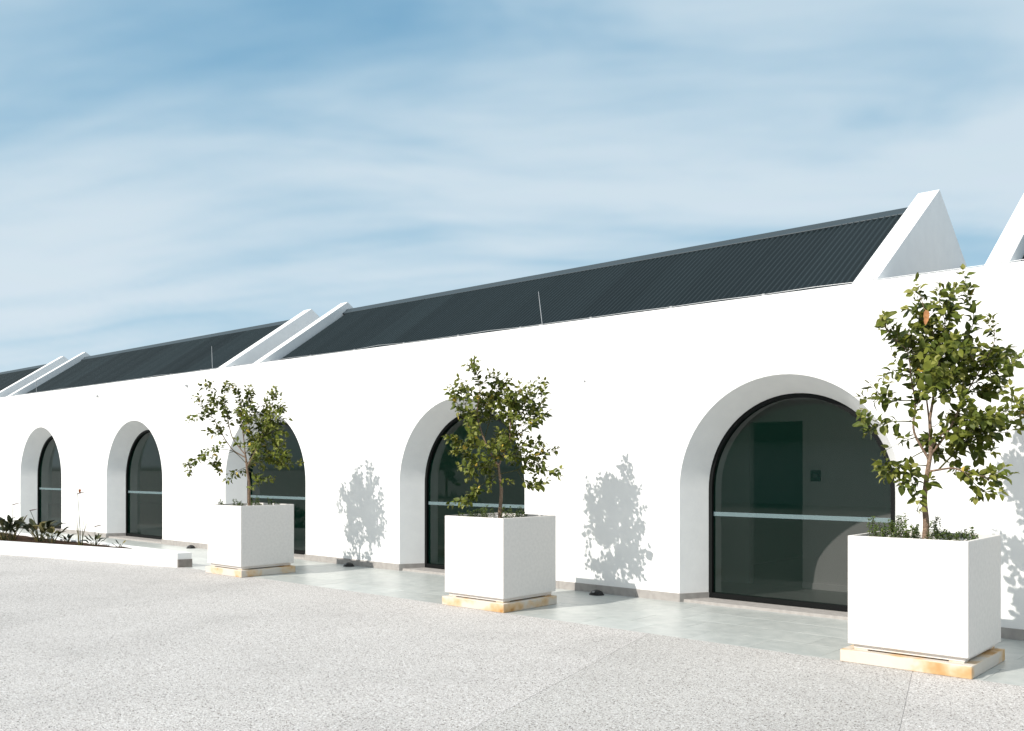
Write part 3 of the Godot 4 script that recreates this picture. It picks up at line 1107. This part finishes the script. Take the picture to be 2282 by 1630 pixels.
func plant_trees() -> void:
	var o := Vector2(1880, 600)
	var s := 4.776
	# ------------- the tree whose crown stands clear beside the widest arch
	var R := func(a): return A2(a, o, s)
	var br := [
		[R.call([900, 2060, 760, 1760, 750, 1580, 765, 1420, 720, 1150, 690, 900, 590, 780, 470, 655, 400, 545]), 0.0, 0.10, 0.011, 0.42, 5.0],
		[R.call([925, 1800, 900, 1500, 860, 1250, 780, 1050, 720, 800, 700, 600]), 0.0, -0.20, 0.009, 0.35, 6.0],
		[R.call([920, 1600, 960, 1350, 1010, 1000, 960, 700, 880, 480, 810, 250, 785, 120]), 0.0, 0.02, 0.012, 0.28, 6.0],
		[R.call([1010, 1000, 1060, 760, 1080, 560, 1020, 350, 1030, 215]), 0.02, 0.18, 0.007, 0.10, 6.0],
		[R.call([1080, 560, 1150, 400, 1190, 300, 1175, 225]), 0.1, -0.05, 0.004, 0.2, 5.0],
		[R.call([1060, 1350, 1200, 1000, 1250, 800, 1360, 650, 1385, 480, 1345, 330, 1330, 215]), 0.0, -0.18, 0.008, 0.25, 5.0],
		[R.call([960, 1960, 1100, 1750, 1230, 1500, 1350, 1250, 1500, 1000, 1600, 800, 1610, 650, 1570, 530]), 0.0, 0.15, 0.011, 0.35, 6.0],
		[R.call([1400, 1250, 1600, 1100, 1720, 1020, 1790, 1000]), 0.1, 0.28, 0.006, 0.2, 6.0],
		[R.call([1450, 1100, 1600, 950, 1720, 860, 1780, 900]), 0.0, -0.3, 0.006, 0.2, 6.0],
		[R.call([940, 1900, 1100, 1720, 1400, 1650, 1650, 1640, 1900, 1560, 2000, 1520]), 0.0, -0.12, 0.009, 0.3, 6.0],
		[R.call([900, 2160, 1000, 2140, 1180, 2120, 1300, 2170, 1450, 2200, 1650, 2250, 1800, 2180]), 0.0, 0.22, 0.010, 0.4, 6.0],
		[R.call([1000, 2140, 1200, 1950, 1450, 1760, 1700, 1740, 1880, 1690]), 0.02, -0.1, 0.008, 0.25, 7.0],
		[R.call([1300, 2170, 1400, 2290, 1530, 2370, 1680, 2380]), 0.1, 0.2, 0.005, 0.5, 4.0],
		[R.call([740, 1620, 620, 1620, 500, 1630, 350, 1680, 255, 1750]), 0.0, 0.15, 0.006, 0.35, 4.0],
		[R.call([745, 1420, 600, 1400, 450, 1370, 300, 1390, 190, 1370]), 0.0, -0.1, 0.006, 0.25, 6.0],
		[R.call([865, 1960, 740, 2000, 600, 2110, 500, 2150, 440, 2220]), 0.0, 0.1, 0.005, 0.45, 4.0],
		[R.call([870, 2080, 740, 2100, 725, 2250, 790, 2400, 815, 2540]), 0.0, 0.12, 0.005, 0.2, 4.0],
		[R.call([800, 1790, 650, 1830, 450, 1930]), 0.0, 0.05, 0.004, 0.95, 0.5],
		[R.call([1250, 1560, 1500, 1580, 1750, 1500, 1920, 1370]), 0.1, 0.3, 0.007, 0.25, 6.0],
		[R.call([700, 1150, 590, 1120, 520, 1060, 430, 1150]), 0.05, 0.18, 0.004, 0.35, 4.0],
		[R.call([880, 2300, 930, 2240]), 0.03, 0.05, 0.003, 0.2, 2.0],
	]
	var fl := [
		[Vector2(1880 + 1180 / s, 600 + 1080 / s), Vector2(470 / s, 340 / s), 46, 0.34],
		[Vector2(1880 + 950 / s, 600 + 620 / s), Vector2(260 / s, 330 / s), 10, 0.2],
		[Vector2(1880 + 1250 / s, 600 + 1800 / s), Vector2(380 / s, 260 / s), 17, 0.30],
		[Vector2(1880 + 820 / s, 600 + 1700 / s), Vector2(220 / s, 200 / s), 6, 0.2],
	]
	make_tree("tallest lemon tree, with bare lower trunk, in the planter standing beside the widest-looking arch", Vector3(-0.0855, 0.985, 1.5388), R.call([870, 2920, 880, 2700, 865, 2500, 870, 2350, 905, 2100, 930, 1960, 928, 1800, 920, 1600]), 0.024, br, fl, 501, 0.104, 0.006)
	# ------------- the middle tree, with yellow leaves
	var o2 := Vector2(960, 790)
	var s2 := 4.389
	var K := func(a): return A2(a, o2, s2)
	br = [
		[K.call([675, 1090, 720, 960, 770, 860, 780, 650, 800, 500, 870, 340, 865, 290]), 0.0, 0.05, 0.013, 0.35, 6.0],
		[K.call([655, 1100, 580, 960, 540, 870, 490, 740, 455, 560, 480, 300, 430, 140, 400, 75]), 0.0, 0.08, 0.013, 0.4, 6.0],
		[K.call([545, 900, 440, 900, 380, 880, 250, 860, 140, 810]), 0.0, 0.2, 0.007, 0.3, 6.0],
		[K.call([660, 1130, 500, 1100, 380, 1110, 265, 1090]), 0.0, 0.25, 0.006, 0.3, 5.0],
		[K.call([665, 1190, 500, 1280, 400, 1390, 300, 1430, 180, 1475]), 0.0, 0.12, 0.006, 0.5, 6.0],
		[K.call([600, 1000, 430, 1030, 300, 960, 200, 970]), 0.0, -0.15, 0.005, 0.35, 6.0],
		[K.call([470, 640, 350, 520, 300, 400, 268, 230]), 0.05, -0.15, 0.006, 0.2, 6.0],
		[K.call([470, 700, 330, 640, 260, 480, 212, 395]), 0.05, 0.22, 0.006, 0.3, 5.0],
		[K.call([560, 820, 600, 560, 640, 350, 650, 200]), 0.0, -0.1, 0.008, 0.25, 7.0],
		[K.call([640, 500, 720, 330, 742, 220]), -0.05, 0.12, 0.005, 0.15, 7.0],
		[K.call([800, 640, 930, 480, 985, 320]), 0.02, 0.2, 0.006, 0.2, 7.0],
		[K.call([790, 820, 980, 700, 1060, 560, 1095, 380, 1112, 260]), 0.0, -0.1, 0.008, 0.35, 6.0],
		[K.call([740, 930, 870, 900, 1000, 900, 1070, 850, 1120, 870]), 0.0, 0.18, 0.006, 0.35, 5.0],
		[K.call([740, 980, 950, 1000, 1100, 980, 1230, 930]), 0.0, 0.1, 0.007, 0.3, 6.0],
		[K.call([680, 1170, 850, 1130, 960, 1060, 1100, 1120, 1260, 1190]), 0.0, 0.2, 0.007, 0.35, 6.0],
		[K.call([680, 1230, 780, 1260]), 0.0, 0.1, 0.003, 0.3, 3.0],
		[K.call([850, 1130, 920, 1250, 1010, 1290, 1140, 1240]), 0.05, 0.15, 0.005, 0.35, 4.0],
		[K.call([660, 1150, 600, 1230, 570, 1330]), 0.0, 0.15, 0.004, 0.3, 4.0],
		[K.call([980, 700, 1060, 640, 1120, 600]), 0.0, -0.2, 0.004, 0.2, 5.0],
	]
	fl = [
		[Vector2(960 + 660 / s2, 790 + 640 / s2), Vector2(340 / s2, 300 / s2), 40, 0.36],
		[Vector2(960 + 620 / s2, 790 + 1010 / s2), Vector2(300 / s2, 200 / s2), 18, 0.32],
		[Vector2(960 + 900 / s2, 790 + 520 / s2), Vector2(200 / s2, 200 / s2), 12, 0.25],
		[Vector2(960 + 420 / s2, 790 + 480 / s2), Vector2(160 / s2, 200 / s2), 9, 0.25],
	]
	make_tree("lemon tree with yellowing inner leaves and forked trunk in a white planter", Vector3(-4.8349, 0.985, 1.5571), K.call([670, 1640, 680, 1500, 690, 1350, 680, 1230, 665, 1130, 662, 1090]), 0.023, br, fl, 502, 0.092, 0.035)
	# ------------- the smallest crown, wide and open
	var o3 := Vector2(380, 830)
	var s3 := 5.2375
	var L := func(a): return A2(a, o3, s3)
	br = [
		[L.call([895, 1110, 1000, 900, 1080, 700, 1150, 500, 1200, 330, 1200, 190]), 0.0, 0.05, 0.013, 0.35, 6.0],
		[L.call([875, 990, 740, 920, 660, 820, 550, 640, 500, 540, 380, 400, 330, 275]), 0.0, 0.1, 0.010, 0.5, 4.5],
		[L.call([870, 960, 730, 780, 680, 620, 640, 450, 560, 370, 480, 230, 420, 110]), 0.0, -0.12, 0.010, 0.45, 5.0],
		[L.call([870, 950, 850, 750, 830, 600, 830, 400, 800, 300, 740, 170]), 0.0, 0.12, 0.009, 0.4, 5.0],
		[L.call([640, 450, 620, 280, 650, 125]), -0.08, 0.1, 0.005, 0.2, 4.0],
		[L.call([500, 540, 380, 500, 280, 540, 200, 560]), 0.08, 0.2, 0.005, 0.35, 5.0],
		[L.call([880, 1080, 740, 930, 600, 900, 460, 910, 370, 980, 270, 1040, 205, 1180]), 0.0, 0.15, 0.006, 0.5, 5.0],
		[L.call([720, 970, 560, 980, 450, 1040, 555, 1100, 570, 1180]), 0.02, -0.15, 0.004, 0.4, 4.0],
		[L.call([890, 1090, 1100, 1000, 1250, 960, 1310, 1010, 1270, 1100]), 0.0, 0.2, 0.006, 0.3, 5.0],
		[L.call([900, 1090, 1050, 1050, 1200, 1030, 1350, 1080, 1500, 1060]), 0.0, 0.1, 0.006, 0.4, 5.0],
		[L.call([895, 1130, 1000, 1200, 1080, 1250, 1010, 1310]), 0.0, 0.15, 0.004, 0.3, 5.0],
		[L.call([880, 1120, 790, 1150, 710, 1240, 640, 1265]), 0.0, 0.1, 0.004, 0.3, 4.0],
		[L.call([850, 750, 920, 450, 880, 185]), 0.02, -0.1, 0.006, 0.35, 6.0],
		[L.call([1000, 880, 1100, 450, 1140, 250]), 0.0, -0.15, 0.006, 0.35, 6.0],
		[L.call([1150, 520, 1280, 400, 1340, 440]), 0.02, 0.15, 0.005, 0.2, 6.0],
		[L.call([1050, 760, 1250, 680, 1330, 720]), 0.0, 0.2, 0.005, 0.3, 6.0],
		[L.call([1150, 900, 1300, 850, 1330, 800]), 0.0, 0.1, 0.003, 0.4, 3.0],
		[L.call([660, 830, 560, 740, 450, 700, 390, 690]), 0.02, 0.05, 0.004, 0.6, 2.0],
		[L.call([1240, 600, 1350, 560, 1370, 540]), 0.0, 0.0, 0.003, 0.5, 2.0],
		[L.call([1200, 900, 1350, 950, 1370, 940]), 0.0, 0.1, 0.003, 0.5, 2.0],
	]
	fl = [
		[Vector2(380 + 1040 / s3, 830 + 780 / s3), Vector2(270 / s3, 330 / s3), 46, 0.34],
		[Vector2(380 + 1020 / s3, 830 + 470 / s3), Vector2(290 / s3, 150 / s3), 16, 0.3],
		[Vector2(380 + 560 / s3, 830 + 350 / s3), Vector2(120 / s3, 130 / s3), 5, 0.2],
	]
	make_tree("wide lemon tree with long drooping side branches, in the planter nearest the raised flower bed", Vector3(-9.8801, 0.985, 1.6789), L.call([905, 1600, 915, 1450, 915, 1300, 892, 1140, 885, 1060, 870, 960]), 0.024, br, fl, 503, 0.094, 0.012)

	# low shrubs under the trees: tips in photo pixels
	var tips := A2([290, 1230, 330, 1290, 400, 1290, 450, 1250, 520, 1240, 560, 1250, 610, 1210, 640, 1180, 430, 1340, 500, 1330, 580, 1330, 650, 1350, 740, 1290, 760, 1340, 790, 1300, 700, 1370, 940, 1250, 990, 1190, 960, 1330, 1000, 1350, 1060, 1360, 1110, 1360, 1150, 1390, 1230, 1350, 1250, 1400, 1300, 1360, 1360, 1350, 1390, 1390], Vector2(1880, 900), 4.776)
	make_groundcover("bushy small-leaved shrub around the bare trunk of the tallest tree", Vector3(-0.0855, 0.985, 1.5388), tips, 0.32, 601)
	tips = A2([480, 1500, 520, 1480, 570, 1490, 350, 1530, 440, 1520, 260, 1550, 700, 1500, 760, 1530, 800, 1510, 850, 1530, 880, 1500, 910, 1540, 400, 1540, 540, 1530], Vector2(960, 790), 4.389)
	make_groundcover("small-leaved shrub low around the forked tree with yellowing leaves", Vector3(-4.8349, 0.985, 1.5571), tips, 0.3, 602)
	tips = A2([575, 1500, 590, 1520, 630, 1530, 750, 1490, 810, 1490, 830, 1510, 780, 1530, 950, 1480, 1000, 1460, 1010, 1500, 1060, 1530, 1150, 1490, 1190, 1500, 1250, 1540, 970, 1510], Vector2(380, 830), 5.2375)
	make_groundcover("sparse small-leaved shrub under the wide tree with drooping branches", Vector3(-9.8801, 0.985, 1.6789), tips, 0.3, 603)

# ---------------------------------------------------------------- ground
func make_ground() -> void:
	var st := begin()
	quad(st, Vector3(-400, -0.06, -400), Vector3(400, -0.06, -400), Vector3(400, -0.06, 400), Vector3(-400, -0.06, 400), Vector3.UP)
	structure("ground", st, M.aggregate[1])
	# tiled apron, 2 m deep along the wall
	var bed := begin()
	quad(bed, Vector3(-41.0, -0.008, -0.45), Vector3(6.0, -0.008, -0.45), Vector3(6.0, -0.008, 2.0), Vector3(-41.0, -0.008, 2.0), Vector3.UP)
	var apron := structure("pavement", bed, M.grout)
	var r := RandomNumberGenerator.new()
	r.seed = 77
	for row in 4:
		var x := 0.48 - 0.64 * 63 + (0.32 if row % 2 == 0 else 0.0)
		while x < 5.4:
			var t := begin()
			var dy := r.randf_range(-0.0006, 0.0006)
			bbox(t, Vector3(x + 0.0015, -0.02, row * 0.5 + 0.0015 - (0.46 if row == 0 else 0.0)), Vector3(x + 0.6385, dy, row * 0.5 + 0.4985), 0.001)
			part("tile", t, M.tiles[r.randi_range(0, 3)], apron)
			x += 0.64
	# aggregate slabs, laid about 16 degrees off the building line
	var base := begin()
	quad(base, Vector3(-60, -0.004, 2.0), Vector3(40, -0.004, 2.0), Vector3(40, -0.004, 60), Vector3(-60, -0.004, 60), Vector3.UP)
	var plaza := structure("plaza", base, M.aggregate[0])
	var e1 := Vector2(0.961, -0.276)
	var e2 := Vector2(0.276, 0.961)
	var us := [-0.58, -2.94, -5.90]
	while us[us.size() - 1] > -44.0:
		us.append(us[us.size() - 1] - 3.0)
	var right := -0.58
	while right < 12.0:
		right += 2.7
		us.push_front(right)
	var region := PackedVector2Array([Vector2(-42, 2.003), Vector2(12, 2.003), Vector2(12, 16), Vector2(-42, 16)])
	for i in us.size() - 1:
		var ub: float = us[i] - 0.0016
		var ua: float = us[i + 1] + 0.0016
		var v := 4.06 - 3.2 * 6 + (0.0 if i % 2 == 0 else 0.9)
		while v < 26.0:
			var poly := PackedVector2Array()
			for q in [Vector2(ua, v + 0.0012), Vector2(ub, v + 0.0012), Vector2(ub, v + 3.1988), Vector2(ua, v + 3.1988)]:
				poly.append(e1 * q.x + e2 * q.y)
			v += 3.2
			for cut in Geometry2D.intersect_polygons(poly, region):
				var idx := Geometry2D.triangulate_polygon(cut)
				if idx.is_empty():
					continue
				var sl := begin()
				for k in range(0, idx.size(), 3):
					tri(sl, Vector3(cut[idx[k]].x, 0, cut[idx[k]].y), Vector3(cut[idx[k + 1]].x, 0, cut[idx[k + 1]].y), Vector3(cut[idx[k + 2]].x, 0, cut[idx[k + 2]].y), Vector3.UP)
				var cen := Vector2.ZERO
				for q in cut:
					cen += q
				cen /= cut.size()
				for k in cut.size():
					var a: Vector2 = cut[k]
					var b: Vector2 = cut[(k + 1) % cut.size()]
					var h: Vector2 = (a + b) * 0.5 - cen
					quad(sl, Vector3(a.x, 0, a.y), Vector3(b.x, 0, b.y), Vector3(b.x, -0.004, b.y), Vector3(a.x, -0.004, a.y), Vector3(h.x, 0, h.y))
				var tone := 0
				if i % 3 == 2:
					tone = 2
				if cen.x > -2.6 and cen.x < 1.2 and cen.y < 4.2:
					tone = 1
				part("paving_slab", sl, M.aggregate[tone], plaza)

# ---------------------------------------------------------------- raised bed on the left
func make_bed() -> void:
	var b := thing("raised_bed", "low white wedge-shaped bed wall with grey stone end block", "planting bed")
	var fdir := Vector2(-0.975, 0.2224)
	var f0 := Vector2(-11.365, 2.075)
	var f1 := f0 + fdir * 10.0
	var b0 := Vector2(-11.29, 1.868)
	var b1 := Vector2(-21.1, 1.93)
	var top := 0.226
	var th := 0.2
	var nf := Vector2(-0.2224, -0.975)
	var fi0 := f0 + nf * th
	# front wall
	var lines := [[f0, f1, Vector2(0.2224, 0.975)], [b0, b1, Vector2(0, -1)]]
	var st := begin()
	var i1 := f1 + nf * th
	# where the inner lines of both walls meet
	var bi_z := 1.868 + 0.19
	var tt := (bi_z - fi0.y) / fdir.y
	var tip := fi0 + fdir * tt
	var hi := func(p: Vector2, y: float): return Vector3(p.x, y, p.y)
	var lowf := 0.0
	quad(st, hi.call(f0, lowf), hi.call(f1, lowf), hi.call(f1, top), hi.call(f0, top), Vector3(0.22, 0, 0.97))
	quad(st, hi.call(f0, top), hi.call(f1, top), hi.call(i1, top), hi.call(tip, top), Vector3.UP)
	quad(st, hi.call(tip, 0.1), hi.call(i1, 0.1), hi.call(i1, top), hi.call(tip, top), Vector3(-0.22, 0, -0.97))
	var bi1 := Vector2(b1.x, bi_z)
	quad(st, hi.call(b0, top), hi.call(b1, top), hi.call(bi1, top), hi.call(tip, top), Vector3.UP)
	tri(st, hi.call(b0, top), hi.call(f0, top), hi.call(tip, top), Vector3.UP)
	quad(st, hi.call(b0, 0.0), hi.call(b1, 0.0), hi.call(b1, top), hi.call(b0, top), Vector3(0, 0, -1))
	quad(st, hi.call(tip, 0.1), hi.call(bi1, 0.1), hi.call(bi1, top), hi.call(tip, top), Vector3(0, 0, 1))
	quad(st, hi.call(f0, 0.126), hi.call(b0, 0.126), hi.call(b0, top), hi.call(f0, top), Vector3(1, 0, 0.3))
	part("bed_wall", st, M.plaster, b)
	var en := begin()
	var d := Vector2(0.02, 0.0)
	var u0 := f0 + Vector2(0.003, -0.004)
	quad(en, hi.call(u0 + d, 0.0), hi.call(b0 + d, 0.0), hi.call(b0 + d, 0.127), hi.call(u0 + d, 0.127), Vector3(1, 0, 0.3))
	quad(en, hi.call(u0, 0.127), hi.call(b0, 0.127), hi.call(b0 + d, 0.127), hi.call(u0 + d, 0.127), Vector3.UP)
	quad(en, hi.call(u0, 0.0), hi.call(u0 + d, 0.0), hi.call(u0 + d, 0.127), hi.call(u0, 0.127), Vector3.BACK)
	quad(en, hi.call(b0, 0.0), hi.call(b0 + d, 0.0), hi.call(b0 + d, 0.127), hi.call(b0, 0.127), Vector3.FORWARD)
	part("end_block", en, M.dark_stone, b)
	# soil with an uneven crown
	var so := begin()
	var n := FastNoiseLite.new()
	n.seed = 5
	n.frequency = 1.6
	var H := func(x: float, z: float): return 0.215 + n.get_noise_2d(x, z) * 0.03
	var cnt := 60
	for k in cnt:
		var ta := float(k) / cnt
		var tb := float(k + 1) / cnt
		for j in 8:
			var pts := []
			for q in [[ta, j], [tb, j], [tb, j + 1], [ta, j + 1]]:
				var a: Vector2 = tip.lerp(i1, q[0])
				var c: Vector2 = tip.lerp(bi1, q[0])
				var p: Vector2 = a.lerp(c, q[1] / 8.0)
				pts.append(Vector3(p.x, H.call(p.x, p.y) - (0.02 if q[1] == 0 or q[1] == 8 else 0.0), p.y))
			quad(so, pts[0], pts[1], pts[2], pts[3], Vector3.UP)
	part("soil", so, M.soil, b)
	# plants
	var P := func(x: float, y: float): return px_y(x / 7.335, 1110 + y / 7.335, 0.21)
	make_strelitzia("dense clump of upright dark paddle leaves with a thin dried flower, end of the bed", P.call(60, 690), 22, 0.36, 0.20, 0.24, 0.8, 701, [])
	make_strelitzia("dark paddle-leaf clump carrying one tall thin flower spike, beside the densest clump", P.call(200, 690), 18, 0.36, 0.19, 0.24, 0.8, 702, [[Vector3(0.02, 0.68, 0.0), false]])
	make_strelitzia("broad spreading paddle-leaf clump with a bent dark flower, under the first window", P.call(640, 715), 24, 0.34, 0.26, 0.25, 0.85, 703, [[Vector3(-0.17, 0.58, 0.10), false]])
	make_strelitzia("pale young paddle-leaf plant with few broad yellowish leaves", P.call(850, 740), 9, 0.24, 0.13, 0.19, 0.9, 704, [])
	make_strelitzia("small dark tuft of short paddle leaves behind the pale young plant", P.call(1105, 728), 9, 0.12, 0.08, 0.12, 0.8, 705, [])
	make_strelitzia("tall leafless reed-like plant with an orange flower", P.call(1310, 770), 7, 0.82, 0.16, 0.1, 0.5, 706, [[Vector3(-0.07, 0.92, 0.02), true]], true)
	make_strelitzia("small plant of narrow stiff leaves with a dark bud, beside the reed-like plant", P.call(1550, 780), 11, 0.12, 0.10, 0.16, 0.6, 707, [[Vector3(0.0, 0.34, 0.0), false]])
	make_strelitzia("tiny two-leaved seedling alone at the narrow tip of the bed", P.call(1960, 818), 4, 0.11, 0.09, 0.12, 0.6, 708, [])

# ---------------------------------------------------------------- small fittings
func make_fittings() -> void:
	# ground uplights against the skirting
	var labels := ["black hooded uplight at the wall between the two arches flanking the middle planter's tree", "black hooded uplight at the wall in the shadow of the wide drooping tree's planter", "black hooded uplight on the paving behind the end of the raised bed"]
	var xs := [-4.476, -9.458, -14.459]
	var zs := [0.16, 0.14, 0.12]
	for i in 3:
		var t := thing("ground_uplight", labels[i], "light fitting", Vector3(xs[i], 0.0, zs[i]), 0.0, "uplights along the wall")
		var st := begin()
		var r := 0.092
		var segs := 20
		for k in segs:
			for j in 5:
				var a0 := TAU * k / segs
				var a1 := TAU * (k + 1) / segs
				var e0 := PI * 0.5 * j / 5
				var e1 := PI * 0.5 * (j + 1) / 5
				var f := func(a: float, e: float): return Vector3(cos(a) * cos(e) * r, sin(e) * 0.062 + 0.004, sin(a) * cos(e) * r * 0.8)
				quad(st, f.call(a0, e0), f.call(a1, e0), f.call(a1, e1), f.call(a0, e1), Vector3(cos(a0) * cos(e0), sin(e0) + 0.3, sin(a0) * cos(e0)))
		part("hood", st, M.black, t)
		var rg := begin()
		var ring := []
		var rr := []
		for k in segs + 1:
			ring.append(Vector3(cos(TAU * k / segs) * 0.098, 0.005, sin(TAU * k / segs) * 0.079))
			rr.append(0.006)
		tube(rg, ring, rr, 6, false)
		part("rim", rg, M.black, t)
		var ln := begin()
		quad(ln, Vector3(-0.02, 0.035, 0.075), Vector3(0.02, 0.035, 0.075), Vector3(0.02, 0.055, 0.062), Vector3(-0.02, 0.055, 0.062), Vector3(0, 0.4, 1))
		part("lens", ln, M.lens, t)
	# flush socket box on the wall
	var so := thing("socket_box", "small flush white socket box low on the white wall", "socket", Vector3(-14.677, 0.33, 0.001))
	var s1 := begin()
	bbox(s1, Vector3(-0.075, -0.10, 0), Vector3(0.075, 0.10, 0.006), 0.002)
	part("box", s1, M.white_plastic, so)
	var s2 := begin()
	bbox(s2, Vector3(-0.06, -0.085, 0.0061), Vector3(0.06, 0.085, 0.010), 0.002)
	part("lid", s2, M.white_plastic, so)
	# overflow stubs high on the wall
	var stub_at := [Vector3(-18.846, 3.241, 0), Vector3(-14.826, 3.247, 0), Vector3(-4.785, 2.713, 0)]
	var stub_l := ["grey pipe stub high on the wall left of the wide tree, beyond the second arch", "grey pipe stub high on the wall just above the wide drooping tree", "tiny grey pipe stub on the blank wall between forked tree and widest arch"]
	for i in 3:
		var o := thing("pipe_stub", stub_l[i], "pipe", stub_at[i], 0.0, "pipe stubs on the wall")
		var st := begin()
		var rad: float = 0.022 if i < 2 else 0.010
		tube(st, [Vector3(0, 0, -0.01), Vector3(0, 0, 0.035 if i < 2 else 0.012)], [rad, rad], 12)
		part("stub", st, M.galv, o)
		var cl := begin()
		tube(cl, [Vector3(0, 0, 0.0005), Vector3(0, 0, 0.006)], [rad * 1.4, rad * 1.4], 12)
		part("collar", cl, M.galv, o)
	# lightning rods on the parapet
	var rods := [[-5.53, 0.47, -0.07, "thin steel lightning rod on the parapet in front of the longest visible roof"], [-13.93, 0.46, -0.03, "thin steel lightning rod beside the grey gable of the next roof along"], [-22.47, 0.42, -0.03, "thin steel lightning rod by the farthest pair of gables"]]
	for q in rods:
		var o := thing("lightning_rod", q[3], "lightning rod", Vector3(q[0], WALL_TOP, -0.04), 0.0, "lightning rods on the parapet")
		var st := begin()
		tube(st, [Vector3(0, 0.0, 0), Vector3(q[2] * 0.5, q[1] * 0.5, 0), Vector3(q[2], q[1], 0)], [0.006, 0.006, 0.004], 6)
		part("rod", st, M.galv, o)
		var bs := begin()
		box(bs, Vector3(-0.03, 0.001, -0.03), Vector3(0.03, 0.02, 0.03))
		part("foot", bs, M.galv, o)
	# conductor wire along the parapet edge
	var w := thing("conductor_wire", "thin slack conductor wire clipped along the parapet edge", "wire")
	var r := RandomNumberGenerator.new()
	r.seed = 9
	var pts := []
	var x := -39.5
	var clip_x := []
	while x < 5.4:
		pts.append(Vector3(x, WALL_TOP + 0.012 + r.randf_range(0.0, 0.006), -0.018 + r.randf_range(-0.012, 0.008)))
		clip_x.append(pts[pts.size() - 1])
		x += 0.6
		pts.append(Vector3(x, WALL_TOP + 0.010 + r.randf_range(0.0, 0.022), -0.015 + r.randf_range(-0.012, 0.012)))
		x += 0.6
	var rad := []
	for p in pts:
		rad.append(0.0042)
	var ws := begin()
	tube(ws, pts, rad, 5)
	part("wire", ws, M.galv, w)
	for p in clip_x:
		var cs := begin()
		box(cs, p + Vector3(-0.018, -0.014, -0.012), p + Vector3(0.018, 0.008, 0.012))
		part("clip", cs, M.galv, w)
	# small dark control panel on the inner wall behind the widest arch
	var cp := thing("wall_panel", "small dark square panel on the inside wall behind the glass", "panel", Vector3(-2.56, 1.49, -1.999))
	var c1 := begin()
	bbox(c1, Vector3(-0.065, -0.07, 0), Vector3(0.065, 0.07, 0.03), 0.004)
	part("case", c1, M.black, cp)
	var c2 := begin()
	quad(c2, Vector3(-0.03, -0.02, 0.0312), Vector3(0.03, -0.02, 0.0312), Vector3(0.03, 0.025, 0.0312), Vector3(-0.03, 0.025, 0.0312), Vector3.BACK)
	part("display", c2, M.lens, cp)

# ---------------------------------------------------------------- what the glass mirrors
func make_opposite() -> void:
	var b := thing("opposite_building", "low building with pitched dark roof across the plaza, seen mirrored in the glass", "building", Vector3(-16, 0, 27))
	var st := begin()
	box(st, Vector3(-12, 0, 0), Vector3(10, 2.9, 6))
	part("wall", st, M.plaster, b)
	var rf := begin()
	quad(rf, Vector3(-4, 2.7, -0.4), Vector3(10.3, 2.7, -0.4), Vector3(10.3, 4.7, 3), Vector3(-4, 4.7, 3), Vector3(0, 1, -0.6))
	quad(rf, Vector3(-4, 2.7, 6.4), Vector3(10.3, 2.7, 6.4), Vector3(10.3, 4.7, 3), Vector3(-4, 4.7, 3), Vector3(0, 1, 0.6))
	tri(rf, Vector3(-4, 2.7, -0.4), Vector3(-4, 2.7, 6.4), Vector3(-4, 4.7, 3), Vector3.LEFT)
	tri(rf, Vector3(10.3, 2.7, -0.4), Vector3(10.3, 2.7, 6.4), Vector3(10.3, 4.7, 3), Vector3.RIGHT)
	part("roof", rf, M.steel[1], b)

func _ready() -> void:
	# camera: level, turned 41.8 degrees from the wall normal, lens shifted up
	var cam := Camera3D.new()
	cam.name = "camera"
	cam.projection = Camera3D.PROJECTION_FRUSTUM
	cam.near = 0.1
	cam.far = 1200.0
	cam.size = 2.0 * 0.1 * 815.0 / FPX
	cam.frustum_offset = Vector2(0, 0.1 * (PPY - 815.0) / FPX)
	add_child(cam)
	cam.position = CAM
	cam.rotation = Vector3(0, YAW, 0)
	cam.current = true
	var env := Environment.new()
	env.background_mode = Environment.BG_SKY
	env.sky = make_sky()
	env.background_energy_multiplier = 1.0
	env.tonemap_mode = Environment.TONE_MAPPER_LINEAR
	env.tonemap_exposure = 1.0
	env.sdfgi_enabled = true
	env.ssao_enabled = true
	env.ssil_enabled = true
	var we := WorldEnvironment.new()
	we.name = "world_environment"
	we.environment = env
	add_child(we)
	var sun := DirectionalLight3D.new()
	sun.name = "sun"
	add_child(sun)
	sun.look_at_from_position(Vector3(-0.33, 0.79, 1.0) * 10.0, Vector3.ZERO, Vector3.UP)
	sun.light_color = Color(1.0, 0.975, 0.94)
	sun.light_energy = 1.5
	sun.light_angular_distance = 0.5
	sun.shadow_enabled = true

	make_materials()
	make_leaf_shapes()
	make_ground()
	make_building()
	make_opposite()
	make_bed()
	make_planter(0.3775, 1.9964, "white cube planter holding the tallest tree, beside the widest-looking arch", [Vector2(-0.60, 1.10), Vector2(0.412, 2.03)], "rust-stained pale stone slab under the planter of the tallest tree", stained(81, 0.20))
	make_planter(-4.3719, 2.0147, "white cube planter holding the forked tree with yellowing leaves", [Vector2(-5.33, 1.10), Vector2(-4.355, 2.03)], "pale stone slab, stained at one end, under the forked tree's planter", stained(95, 0.02))
	make_planter(-9.4171, 2.1365, "white cube planter standing nearest the raised flower bed", [Vector2(-10.375, 1.215), Vector2(-9.385, 2.15)], "orange-stained stone slab under the planter nearest the flower bed", stained(88, 0.14))
	make_gravel(Vector3(-0.0855, 0, 1.5388), "white gravel in the planter of the tallest tree", 801)
	make_gravel(Vector3(-4.8349, 0, 1.5571), "white gravel in the planter of the forked tree", 802)
	make_gravel(Vector3(-9.8801, 0, 1.6789), "white gravel in the planter nearest the flower bed", 803)
	plant_trees()
	make_fittings()
